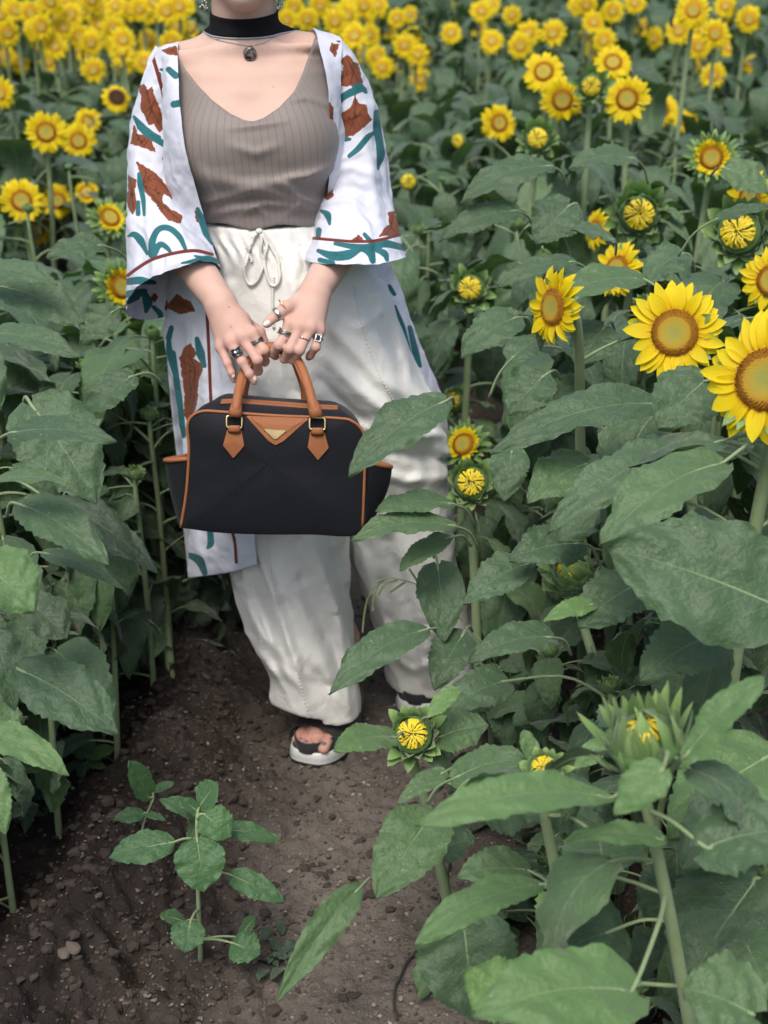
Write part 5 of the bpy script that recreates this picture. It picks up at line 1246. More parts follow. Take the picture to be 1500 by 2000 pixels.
# tan triangle, gold plate, handle tabs
def plate(name, poly, off, thick, mat, parent=None, r=.12, stitch=False):
    P = rnd(poly, r, 4); Q = [stick(a, b, BB, off) for a, b in P]; nrm = Vector((0, -1, .12)).normalized(); c = P.mean(0); q0 = stick(c[0], c[1], BB, off); k = len(Q)
    mid = [(stick(*(P[i] * .5 + c * .5), BB, off)) for i in range(k)]
    mb = MB(); V = [q0 + nrm * thick] + [q + nrm * thick for q in mid] + [q + nrm * thick for q in Q] + [q - nrm * .001 for q in Q]
    Fc = [(0, 1 + i, 1 + (i + 1) % k) for i in range(k)] + [(1 + i, 1 + k + i, 1 + k + (i + 1) % k, 1 + (i + 1) % k) for i in range(k)] + [(1 + k + i, 1 + 2 * k + i, 1 + 2 * k + (i + 1) % k, 1 + k + (i + 1) % k) for i in range(k)]
    mb.add(V, Fc); o = bpart(name, mb, mat, parent, smooth=False)
    return o
tri = plate('triangle_patch', [(480, 812), (604, 817), (552, 862), (538, 869), (524, 860)], .001, .0014, TAN, r=.06)
pl = plate('metal_plate', [(515, 837), (560, 840), (541, 856), (536, 857)], .0026, .0016, GOLD, tri, r=.08)
for cx, cy, sk in ((458, 826, 0), (620, 830, 3)):
    tab = plate('handle_tab', [(cx - 14, cy + 13), (cx + 14, cy + 14), (cx + 19 + sk, cy + 44), (cx - 2 + sk, cy + 68), (cx - 22 + sk, cy + 43)], .001, .002, TAN, r=.05)
    mb = MB(); loop = [(cx - 15, cy - 13), (cx + 15, cy - 12), (cx + 15, cy + 9), (cx - 15, cy + 8)]; L_ = rnd(loop, .18, 4); Q = [stick(a, b, BB, .0062) for a, b in L_]
    mb.tube(Q + [Q[0], Q[1]], .0017, 7, cap=False); bpart('metal_ring', mb, GOLD, tab)
    mb = MB(); Q = [stick(cx, cy + t, BB, .0045 if abs(t - 8) > 4 else .0085) for t in (18, 12, 8, 5)]
    mb.tube(Q, [.011, .0105, .010, .0095], 10, flat=.28, up=(0, -1, 0)); bpart('ring_loop', mb, TAN, tab)
def handle(pts, rr):
    mb = MB(); P = crv([w3(*p) for p in pts], 60); t = np.linspace(0, 1, 60); r = rr * (1 + 0.0 * t)
    mb.tube([Vector(p) for p in P], list(r), 14)
    # stitched welt on the inner side of the handle
    c = P.mean(0); W_ = [Vector(p + (c - p) / np.linalg.norm(c - p) * rr * .92 + np.array([0, -.0015, 0])) for p in P[6:-6]]
    mb.tube(W_, rr * .26, 6); bpart('handle', mb, TAN)
    for s, e in ((0, 7), (-1, -8)):
        m2 = MB(); q = [Vector(P[s]), Vector(P[s + (3 if s == 0 else -3)]), Vector(P[e])]
        m2.tube(q, [rr * 1.55, rr * 1.35, rr * 1.02], 12, flat=.75, up=(0, -1, 0)); bpart('handle_end', m2, TAN)
handle([(459, 812, BY - .013), (462, 790, BY - .008), (468, 755, BY + .028), (480, 716, BY + .064), (503, 688, BY + .076), (530, 677, BY + .076), (558, 684, BY + .073), (582, 705, BY + .058), (599, 745, BY + .025), (610, 785, BY - .004), (619, 814, BY - .013)], .0080)
handle([(474, 792, BY + .10), (476, 770, BY + .10), (484, 735, BY + .098), (500, 702, BY + .096), (524, 682, BY + .094), (552, 684, BY + .094), (574, 700, BY + .095), (588, 735, BY + .098), (596, 770, BY + .10), (600, 800, BY + .10)], .0072)

def stitches(pts, off, parent, step=5.5):
    n = max(3, int(sum(math.dist(pts[i], pts[i + 1]) for i in range(len(pts) - 1)) / step) * 2); P = np.array(pts, float); L = np.r_[0, np.cumsum(np.hypot(*np.diff(P, axis=0).T))]; mb = MB()
    s_ = np.linspace(0, L[-1], n); X_ = np.interp(s_, L, P[:, 0]); Y_ = np.interp(s_, L, P[:, 1])
    for i in range(0, n - 1, 2): mb.tube([stick(X_[i], Y_[i], BB, off), stick(X_[i + 1], Y_[i + 1], BB, off)], .00045, 4)
    bpart('stitching', mb, simple('bag_thread', (.16, .06, .03), .7), parent)
stitches([(490, 815), (534, 858), (542, 858), (595, 819)], .0026, tri, 4)
# ------------------------------------------------------------------ the sunflower field
PERSON_POLY = [(385, -50), (560, -50), (700, 60), (770, 300), (805, 500), (870, 760), (890, 850), (895, 1350), (860, 1400), (720, 1400), (720, 1520), (540, 1520), (490, 1350), (365, 1150), (300, 1000), (300, 860), (335, 640), (235, 620), (235, 300), (280, 60)]
PATH_POLY = [(270, 1290), (560, 1300), (740, 1400), (800, 1480), (730, 1600), (690, 1760), (560, 1960), (880, 1990), (900, 2150), (-50, 2150), (-50, 1640), (150, 1590), (215, 1470)]
PATH_BACK = [(330, 1160), (720, 1160), (760, 1420), (250, 1420)]
def inpoly(x, y, P):
    c = False; n = len(P)
    for i in range(n):
        x1, y1 = P[i]; x2, y2 = P[i - 1]
        if (y1 > y) != (y2 > y) and x < (x2 - x1) * (y - y1) / (y2 - y1) + x1: c = not c
    return c
GUARD = []      # (px, py, radius px, depth) of the heads that must stay in view
def allowed(p, pad=1.0):
    px, py, d = proj(p)
    if d < 0.35: return False
    if d < 3.35 and inpoly(px, py, PATH_POLY): return False
    if p[1] < 2.93 and inpoly(px, py, PERSON_POLY): return False
    for g in GUARD:
        if d < g[3] - 0.01 and (px - g[0]) ** 2 + (py - g[1]) ** 2 < (g[2] * pad) ** 2: return False
    return True
STEMS = []
RS = np.random.RandomState(2024)
FWD = Vector((0, cP, -sP)); UPV = Vector((0, sP, cP)); RIGHT = Vector((1, 0, 0))
def put_leaf(root, p, az, sc, meshes, tilt, check=True, pad=1.25):
    me = meshes[RS.randint(len(meshes))]
    ca, sa = math.cos(az), math.sin(az)
    if check:
        for u, v, z in ((.09, 0, .06), (.13, .05, .05), (.13, -.05, .05), (.13, 0, .06), (.18, .07, .03), (.18, -.07, .03), (.18, 0, .04), (.23, .05, 0), (.23, -.05, 0), (.23, 0, .02), (.28, 0, -.04), (.26, 0, -.1)):
            if not allowed(p + Vector((u * ca - v * sa, u * sa + v * ca, z)) * sc, pad): return None
    o = link('leaf', me, root, p - Vector(root.location)); o.scale = (sc, sc * RS.uniform(.9, 1.1), sc)
    o.rotation_euler = (RS.uniform(-.25, .25), tilt, az)
    return o
def plant(head, nrm, kind, D, label, group='sunflowers in the field', nleaf=12, t0=.2, t1=.9, foot=None, far=False, old=0.2, var=None, lscale=1.0, stem_r=None, check=True, hide_petals=None):
    n = Vector(nrm).normalized(); head = Vector(head)
    depth = {'open': .12, 'openfar': .12, 'dark': .12, 'half': .2, 'bud': .28, 'spiky': .3, 'closed': .3}[kind] * D
    back = head - n * depth * 0.97
    if foot is None:
        foot = Vector((head.x + RS.uniform(-.05, .05), head.y + RS.uniform(.03, .12), 0))
    foot = Vector((foot[0], foot[1], gz1(foot[0], foot[1]) - 0.07))
    root = empty('sunflower', foot); props(root, label, 'sunflower', group)
    hh = back.z - foot.z
    neck = back - n * 0.035 * (1 if D > .06 else .6) + Vector((0, 0, -.03))
    if n.z > .6: neck = back - Vector((0, 0, .05))
    pts = [foot, foot.lerp(neck, .35) + Vector((RS.uniform(-.012, .012), RS.uniform(-.01, .02), 0)), foot.lerp(neck, .75) + Vector((RS.uniform(-.008, .008), .015, 0)), neck, back]
    # bend only at the top
    pts[1].x = foot.x * .72 + neck.x * .28; pts[2].x = foot.x * .3 + neck.x * .7
    P = crv(pts, 22 if not far else 10); r = stem_r or (.0062 + .02 * min(D, .2))
    mb = MB(); mb.tube([Vector(p) for p in P], list(np.linspace(r * 1.25, r * .8, len(P))), 9 if not far else 5)
    link('stem', mb.data('stem', M['stem'], foot), root)
    if kind == 'closed':
        hv = HEADS['spiky'][1 if RS.rand() < .6 else 0]
    else: hv = HEADS[kind][(var if var is not None else RS.randint(99)) % len(HEADS[kind])]
    h = link('flower_head', hv[0], root, head - foot); h.scale = (D, D, D)
    h.rotation_euler = n.to_track_quat('Z', 'Y').to_euler(); 
    for nm, me in hv[1:]:
        if far and nm == 'bracts': continue
        if kind == 'closed' and nm == 'florets': continue
        o = link(nm, me, h)
        o.rotation_euler = (0, 0, RS.uniform(0, 6.28))
    Pv = [Vector(p) for p in P]; STEMS.append((root, Pv))
    px, py, d = proj(head)
    az = RS.uniform(0, 6.28)
    for k in range(nleaf):
        t = t0 + (t1 - t0) * (k + RS.uniform(-.3, .3)) / max(1, nleaf - 1); t = min(max(t, .05), .95)
        q = t * (len(Pv) - 1); i = min(int(q), len(Pv) - 2); p = Pv[i].lerp(Pv[i + 1], q - i)
        az += 2.4 + RS.uniform(-.35, .35)
        sc = lscale * (1.15 - .45 * abs(t - .55) - (.25 if t > .85 else 0)) * RS.uniform(.85, 1.2)
        if hh < .6: sc *= .85
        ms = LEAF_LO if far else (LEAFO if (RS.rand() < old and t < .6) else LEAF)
        for tries in range(4):
            if put_leaf(root, p, az + tries * RS.uniform(.6, 1.6), sc * (1 - .14 * tries), ms, RS.uniform(-.15, .65), check, 1.15 if far else 1.2): break
    if not far and D > .05:
        for k in range(3):
            p = Pv[-3]; put_leaf(root, p, RS.uniform(0, 6.28), (D / .12) ** .5 * RS.uniform(.7, .95), LEAF_TOP, RS.uniform(-.3, .3), check)
    return root
KD = {'open': .15, 'openfar': .14, 'dark': .14, 'half': .125, 'bud': .095, 'spiky': .12}
QUEUE = []
def S(px, py, dia, kind='open', face=(0, .15), label=None, D=None, **k):
    D = D or KD[kind]; depth = FPX * D / dia; d = raydir(px, py)
    head = Vector((0, 0, CAMH)) + d * depth
    n = (-d.normalized()) + RIGHT * face[0] + UPV * face[1]
    GUARD.append((px, py, dia * .42, depth)); QUEUE.append((head, n, kind, D * (1.32 if kind == 'bud' else 1.38 if kind == 'spiky' else 1.0), label, k))
    return head
# right side, near
S(1318, 650, 205, 'open', (-.15, .05), 'wide open sunflower with full petals, left of the largest bloom at the right edge', D=.165, nleaf=9, var=0, foot=(.62, 2.38))
S(1495, 742, 275, 'open', (-.45, .1), 'largest sunflower bloom, cut by the right edge of the photo', D=.19, nleaf=8, var=1)
S(1508, 548, 138, 'open', (-.3, .05), 'open sunflower at the right edge just above the largest bloom', D=.135, nleaf=8)
S(1080, 600, 160, 'open', (-1.6, .0), 'sunflower seen from the side with a leaf crossing its middle', D=.13, nleaf=8, foot=(.42, 2.75))
S(1205, 525, 118, 'open', (-.75, .35), 'half open sunflower turned up to the left with long petals on one side', D=.13, nleaf=8)
S(1248, 418, 105, 'bud', (.05, -.05), 'large half closed bud with dark stripes in its yellow middle', D=.12, nleaf=8)
S(1442, 452, 120, 'bud', (-.15, .1), 'green leafy bud with a ragged yellow middle near the right edge', D=.125, nleaf=8)
S(1390, 308, 95, 'half', (0, .0), 'opening sunflower with short curled petals round a flat yellow disc', D=.12, nleaf=8)
S(1465, 385, 108, 'open', (-.9, -.2), 'sunflower half hidden behind a pale leaf at the right edge', D=.13, nleaf=7)
S(1162, 448, 85, 'open', (-1.8, .2), 'sunflower seen edge on behind the big striped bud', D=.11, nleaf=7)
S(1155, 168, 65, 'bud', (0, -.1), 'dark green bud with yellow rays standing between two open blooms', D=.095, nleaf=8)
S(1050, 270, 68, 'bud', (0, .1), 'round green bud with yellow green centre below the group of blooms', D=.095, nleaf=8)
S(895, 275, 45, 'bud', (-.6, 0), 'small yellow bud at the left border of the right hand rows', D=.085, nleaf=8)
S(798, 354, 52, 'bud', (-.2, -.1), 'bud with orange middle beside the right sleeve', D=.085, nleaf=8)
S(918, 563, 78, 'bud', (-.05, .1), 'green bud on a bare stem right of the floral cuff', D=.095, nleaf=7, lscale=.9)
S(885, 783, 58, 'bud', (-.6, .3), 'small green bud on a thin stem right of the trousers at thigh height', D=.075, nleaf=4, lscale=.8)
S(905, 868, 95, 'half', (-.5, .35), 'small orange yellow bloom partly covered by a leaf tip', D=.10, nleaf=5, lscale=.8)
S(920, 942, 92, 'bud', (0, .15), 'bud with bright yellow star middle just below the small orange bloom', D=.09, nleaf=5, lscale=.8)
S(1112, 1112, 105, 'spiky', (-.55, .45), 'closed spiky green bud over the left tip of the giant leaf', D=.095, nleaf=5, lscale=.8, foot=(.47, 2.02))
S(806, 1434, 105, 'bud', (-.1, .15), 'bud with yellow star middle beside the path, right of the front sandal', D=.085, nleaf=3, lscale=.8, foot=(.13, 2.02), t0=.1)
S(1258, 1436, 185, 'spiky', (-.2, 1.15), 'largest spiky green bud on a thick pale stem in the lower right', D=.108, nleaf=3, lscale=.8, foot=(.44, 1.46), var=0, stem_r=.0078)
S(1062, 1500, 84, 'bud', (-.1, .5), 'bud peeking over a long leaf, left of the largest spiky bud', D=.056, nleaf=4, lscale=.7, foot=(.30, 1.72))
# right side, behind
S(975, 240, 78, 'open', (.35, .1), 'open sunflower turned slightly away, leftmost of the right hand group')
S(1225, 193, 98, 'open', (-.05, .1), 'open sunflower with full round disc right of the dark green bud')
S(1098, 195, 92, 'open', (.1, -.15), 'open sunflower left of the dark green bud, part of its disc hidden')
S(1062, 140, 88, 'open', (-.1, .35), 'sunflower with raised petals behind the left bloom of the group')
S(1197, 122, 80, 'open', (.1, .5), 'brown centred sunflower facing up behind the bud')
S(1290, 215, 76, 'open', (0, .3), 'sunflower just right of the round disc bloom, petals pointing up')
S(1340, 237, 55, 'open', (.2, .4), 'small sunflower at the right end of the close group', D=.12)
S(1016, 90, 58, 'openfar', (0, .0), 'single sunflower standing alone above the right hand group')
S(1354, 20, 78, 'openfar', (0, .1), 'large pale bloom at the upper right, near the top edge')
S(1417, 12, 52, 'openfar', (.2, .2), 'bloom cut by the top edge right of the large pale one')
S(1397, 66, 66, 'openfar', (0, 0), 'full round bloom below the large pale one at the upper right')
S(1463, 38, 60, 'openfar', (.1, 0), 'green centred bloom near the upper right corner')
S(1278, 75, 52, 'openfar', (-1.5, 0), 'bloom seen edge on in the upper right, left of the round bloom')
S(1327, 92, 36, 'openfar', (0, -.3), 'small nodding bloom between the edge on one and the round one', D=.11)
S(1392, 147, 58, 'openfar', (0, .1), 'bloom at the upper right just below the full round one')
S(1357, 130, 34, 'openfar', (-1.2, .0), 'narrow bloom seen edge on, left neighbour of the lower one', D=.11)
S(1468, 125, 50, 'openfar', (.1, .6), 'bloom facing up near the right edge of the far rows')
S(1197, 22, 52, 'openfar', (0, 0), 'bloom near the top edge above the brown centred one')
S(1240, 5, 50, 'openfar', (0, .2), 'bloom cut by the top edge, upper right middle')
S(945, 22, 48, 'openfar', (-1.4, 0), 'bloom seen edge on near the top edge right of the shoulder')
S(1000, 30, 44, 'openfar', (0, 0), 'round bloom close to the top edge above the single one')
S(962, 14, 38, 'openfar', (.2, .1), 'small bloom touching the top edge beside the edge on one')
S(938, 143, 32, 'openfar', (.6, 0), 'small pale bloom alone left of the right hand group', D=.12)
S(822, 156, 50, 'openfar', (.1, .1), 'lowest bloom of the cluster beside the right shoulder')
S(1318, 170, 30, 'bud', (0, 0), 'tiny yellow green bud in the far rows under the edge on bloom')
S(1145, 68, 36, 'openfar', (0, .4), 'small half hidden bloom in the far rows above the brown centred one', D=.11)
# left side
S(90, 258, 88, 'open', (0, .05), 'larger of two open sunflowers left of the sleeve at shoulder height')
S(153, 275, 74, 'open', (.05, .05), 'open sunflower just right of the larger one, left of the sleeve')
S(172, 236, 56, 'open', (0, .3), 'smaller sunflower half hidden behind the right one of the pair', D=.13)
S(20, 290, 62, 'open', (-.1, .1), 'open sunflower at the left edge beside the shoulder height pair')
S(228, 190, 64, 'dark', (.1, .45), 'sunflower with a nearly black disc next to the sleeve')
S(182, 137, 56, 'openfar', (0, 0), 'single round bloom above the black disc one')
S(118, 170, 34, 'openfar', (0, .5), 'small faded bloom left of the round one', D=.12)
S(2, 182, 70, 'openfar', (-.9, 0), 'bloom cut by the left edge in the blurred rows')
S(107, 330, 42, 'openfar', (.1, -1.0), 'small nodding bloom below the shoulder height pair', D=.12)
S(42, 392, 92, 'open', (-.05, .1), 'open sunflower with a leaf laid across it, lower left group')
S(112, 392, 72, 'open', (0, .05), 'open sunflower in the middle of the lower left group')
S(70, 448, 70, 'open', (0, -.05), 'sunflower at the bottom of the lower left group')
S(100, 480, 48, 'open', (.3, -.3), 'small bloom hidden beneath the lowest one of the left group', D=.12)
S(170, 376, 62, 'half', (0, .5), 'half open bloom facing up, right end of the lower left group')
S(215, 425, 82, 'half', (.35, .55), 'green half open bud with yellow tips right beside the sleeve')
S(236, 560, 98, 'half', (.7, .15), 'half open bloom with curled green bracts touching the left cuff', D=.12, nleaf=6, foot=(-.46, 2.85))
S(5, 350, 34, 'openfar', (-.5, 0), 'small bloom cut by the left edge above the lower left group', D=.12)
top_mass = [(15, 65, 52), (78, 78, 44), (108, 90, 50), (60, 25, 50), (30, 20, 46), (105, 40, 46), (135, 30, 46), (195, 48, 48), (240, 78, 54), (178, 84, 50), (225, 12, 44), (325, 22, 52), (345, 50, 48), (288, 27, 44), (255, 62, 40), (336, 85, 52), (297, 96, 44), (283, 122, 48), (312, 112, 40), (10, 110, 44), (50, 100, 36), (96, 122, 42), (138, 72, 40), (165, 20, 44), (205, 20, 40), (255, 20, 44), (300, 5, 46), (360, 12, 44), (370, 60, 40), (0, 30, 44), (150, 5, 40), (90, 5, 40), (230, 42, 40), (125, 108, 30),
            (600, 38, 48), (655, 42, 52), (692, 70, 54), (722, 68, 44), (736, 110, 46), (746, 132, 46), (790, 88, 48), (822, 92, 34), (775, 35, 40), (700, 105, 40), (575, 15, 44), (625, 12, 44), (680, 15, 44), (735, 20, 40), (800, 28, 34), (760, 60, 36), (645, 85, 38), (712, 38, 40), (845, 42, 28), (873, 12, 30), (1060, 20, 26), (1110, 45, 24), (560, 40, 44)]
for i in range(36):
    a_ = RS.uniform(0, 400); b_ = 130 * RS.rand() ** 1.3; top_mass.append((a_, b_, RS.uniform(38, 52)))
for i in range(14): top_mass.append((RS.uniform(560, 850), 140 * RS.rand() ** 1.4, RS.uniform(36, 50)))
for i in range(27): top_mass.append((RS.uniform(870, 1500), RS.uniform(0, 105), RS.uniform(28, 52)))
for q in top_mass:
    side = 'left' if q[0] < 480 else 'middle'
    S(q[0], q[1], q[2] * 1.12, 'openfar', (RS.uniform(-.3, .3), RS.uniform(-.1, .35)),
      'small blurred yellow bloom in the crowded far rows at the upper left' if q[0] < 480 else 'small blurred yellow bloom in the far rows just right of the neck',
      group='crowded blooms upper left' if q[0] < 480 else 'crowded blooms right of the neck', nleaf=11)
    if q[0] > 830: QUEUE[-1] = QUEUE[-1][:4] + ('small blurred bloom in the sparse far rows along the top right',) + ({**QUEUE[-1][5], 'group': 'sparse blooms top right'},)
for head, n, kind, D, label, k in QUEUE:
    far = head.y > 4.6
    k.setdefault('nleaf', 12 if far else 12); k.setdefault('t0', .4 if far else .25); k.setdefault('t1', .95)
    plant(head, n, kind, D, label, far=far, **k)

ANCH = [(1318, 650, 'wide open bloom'), (1495, 742, 'largest bloom at the right edge'), (1492, 545, 'open bloom above the largest one'), (1080, 600, 'bloom seen from the side'), (1205, 525, 'bloom with petals on one side'),
        (1248, 418, 'large striped bud'), (1442, 452, 'ragged bud near the right edge'), (1390, 308, 'opening bloom with curled petals'), (1162, 448, 'edge on bloom'), (1155, 168, 'dark green bud'), (1050, 270, 'yellow green bud'), (895, 275, 'small yellow bud'),
        (798, 354, 'bud beside the right sleeve'), (918, 563, 'bud right of the floral cuff'), (885, 783, 'small bud beside the trousers'), (905, 868, 'small orange yellow bloom'), (920, 942, 'yellow star bud'), (1112, 1112, 'spiky bud over the giant leaf'),
        (806, 1434, 'bud beside the sandal'), (1262, 1440, 'largest spiky bud'), (975, 240, 'leftmost bloom of the right group'), (1016, 90, 'lone bloom above the right group'), (1392, 147, 'lower bloom of the upper right cluster'), (90, 258, 'shoulder height pair of blooms'),
        (42, 392, 'bloom with a leaf across it'), (215, 425, 'yellow tipped bud beside the sleeve'), (236, 560, 'bloom touching the left cuff'), (182, 137, 'single round bloom on the left'), (228, 190, 'black disc bloom'),
        (300, 760, 'kimono hanging beside the handbag'), (330, 940, 'left pocket of the handbag'), (1340, 1130, 'giant leaf'), (620, 1300, 'front trouser leg'), (820, 1250, 'rear trouser leg'), (380, 1700, 'seedling on the bank'), (10, 700, 'left edge of the photo'), (10, 1000, 'left edge below the handbag height'),
        (1490, 1000, 'right edge above the giant leaf'), (1490, 1600, 'right edge below the largest spiky bud')]
USED = set()
def anchored(px, py, fallback):
    c = sorted(ANCH, key=lambda a: (a[0] - px) ** 2 + (a[1] - py) ** 2)[:4]
    for a in c:
        dx, dy = px - a[0], py - a[1]; r = math.hypot(dx, dy)
        far_ = 'just ' if r < 110 else ('' if r < 240 else 'well ')
        rel = ('left of' if dx < 0 else 'right of') if abs(dx) > abs(dy) else ('above' if dy < 0 else 'below')
        s = 'leafy green plant without a bloom, ' + far_ + rel + ' the ' + a[2]
        if s not in USED and len(s.split()) <= 16 and r < 420: USED.add(s); return s
    return fallback
# plants that show no bloom, filling the rows
NF = 0
FARV = []; FARF = []; FARU = []; FARM = []; FARN = 0
LOC = {}
def meshnp(me):
    if me.name not in LOC:
        v = np.empty(len(me.vertices) * 3, np.float32); me.vertices.foreach_get('co', v); F = [tuple(p.vertices) for p in me.polygons]; mi = [p.material_index for p in me.polygons]
        uvl = np.empty(len(me.loops) * 2, np.float32); me.uv_layers[0].data.foreach_get('uv', uvl); vi = np.empty(len(me.loops), np.int32); me.loops.foreach_get('vertex_index', vi)
        uv = np.zeros((len(me.vertices), 2), np.float32); uv[vi] = uvl.reshape(-1, 2); LOC[me.name] = (v.reshape(-1, 3), F, mi, uv)
    return LOC[me.name]
def far_foliage(x, y, h):
    """leaves of one far plant, merged into the mass of far foliage"""
    global FARN
    g = gz1(x, y); az = RS.uniform(0, 6.28)
    for k in range(17):
        p = Vector((x, y, g + h * (.35 + .65 * k / 16))); az += 2.4; sc = RS.uniform(.95, 1.35); a = az
        for tr in range(4):
            ca, sa = math.cos(a), math.sin(a); ok = True
            for u, v, z in ((.09, 0, .06), (.16, .06, .04), (.16, -.06, .04), (.22, 0, .02), (.28, 0, -.04), (.27, 0, -.1)):
                if not allowed(p + Vector((u * ca - v * sa, u * sa + v * ca, z)) * sc, 1.1): ok = False; break
            if ok: break
            a += 1.3; sc *= .88
        if not ok: continue
        V, F, mi, uv = meshnp(LEAF_LO[RS.randint(len(LEAF_LO))])
        R = np.array(Matrix.Rotation(a, 3, 'Z') @ Matrix.Rotation(RS.uniform(-.25, .45), 3, 'Y') @ Matrix.Rotation(RS.uniform(-.25, .25), 3, 'X')) * sc
        FARV.append(V @ R.T + np.array(p)); FARF.extend(tuple(i + FARN for i in f) for f in F); FARM.extend(mi); FARU.append(uv); FARN += len(V)
def filler(x, y, h, label, group, nleaf=13, t0=.25, far=None, lscale=1.0, check=True, D=.045):
    global NF; NF += 1
    g = gz1(x, y); far = (y > 4.6) if far is None else far
    head = Vector((x + RS.uniform(-.03, .03), y, g + h))
    if y < 4.9:
        q = proj(head); label = anchored(q[0], q[1], label)
    return plant(head, (RS.uniform(-.4, .4), RS.uniform(-.6, .1), 1), 'closed', D, label, group, nleaf, t0, .97, (x, y + .03), far, .3, None, lscale, .0055, check)
y = 3.0
row = 0
while y < 12.5:
    half = 0.275 * y + .25; st = .36 if y < 5 else .4
    x = -half + RS.uniform(0, st)
    while x < half:
        X = x + RS.uniform(-.09, .09); Y = y + RS.uniform(-.1, .1)
        if not (Y < 3.6 and -.42 < X < .02) and not (Y < 3.25 and -.5 < X < .12):
            g = gz1(X, Y); px, py, d = proj(Vector((X, Y, g + .8)))
            h = .84 if Y < 4 else (.78 if Y < 5.2 else .68)
            if X < 0: h -= .13 if Y < 3.9 else .05
            # hold the leaf canopy under the listed blooms
            lab = ('leafy sunflower plant without a bloom in the rows left of the person' if px < 420 else 'leafy sunflower plant without a bloom in the rows right of the person') if Y < 5 else 'blurred leafy sunflower plant among the far rows'
            grp = ('leafy plants left' if px < 420 else 'leafy plants right') if Y < 5 else 'leafy plants in the far rows'
            if Y > 5: far_foliage(X, Y, h * RS.uniform(.9, 1.1))
            else: filler(X, Y, h * RS.uniform(.9, 1.06), lab, grp, 12 if Y < 5 else 11, .3 if Y < 5 else .45, lscale=1.05 if Y < 5 else 1.2)
        x += st
    y += .42 if y < 5 else .45; row += 1
fo = link('foliage', meshdata('foliage', np.concatenate(FARV), FARF, LM, FARM, np.concatenate(FARU)))
props(fo, 'blurred mass of green sunflower leaves filling the far rows under the blooms', kind='stuff')
# near rows beside the path
NEARR = [(.50, 2.9, .82), (.78, 2.75, .86), (1.0, 3.0, .9), (.62, 2.55, .74), (.9, 2.4, .8), (.45, 2.45, .66), (.72, 2.15, .66), (.5, 2.15, .52), (.95, 2.05, .7), (.62, 1.85, .42), (.84, 1.75, .5), (.42, 1.98, .38), (.58, 1.6, .3), (.3, 2.35, .35), (.32, 2.7, .5), (.35, 3.05, .62), (.24, 2.95, .45), (.48, 1.75, .28), (.75, 1.5, .35), (.36, 1.62, .2), (.52, 1.45, .24), (.26, 1.95, .2), (.4, 2.2, .34), (.66, 1.98, .42), (.88, 1.98, .55), (.3, 2.15, .25), (.55, 1.72, .3), (.78, 1.9, .45), (.62, 1.35, .3), (.22, 2.5, .25)]
for x, y, h in NEARR: filler(x, y, h, 'leafy green sunflower plant without a bloom right of the path', 'leafy plants beside the path, right', 14, .15, lscale=.78)
NEARL = [(-.62, 2.95, .76), (-.85, 2.8, .78), (-.5, 3.05, .7), (-.72, 2.6, .66), (-.95, 2.5, .7), (-.62, 2.35, .5), (-.8, 2.2, .52), (-.7, 2.0, .4), (-.45, 3.3, .72), (-.68, 3.3, .76), (-.9, 3.15, .8), (-.55, 2.6, .5), (-.6, 2.75, .6), (-.5, 2.8, .5), (-.78, 2.4, .5), (-.9, 2.35, .6), (-.66, 2.15, .35), (-.75, 1.85, .35), (-.56, 3.15, .6), (-.42, 3.15, .5), (-.48, 2.95, .55), (-.38, 3.35, .55), (-.6, 3.05, .62)]
for x, y, h in NEARL: filler(x, y, h, 'leafy green sunflower plant without a bloom left of the path', 'leafy plants beside the path, left', 17, .07, lscale=1.0)

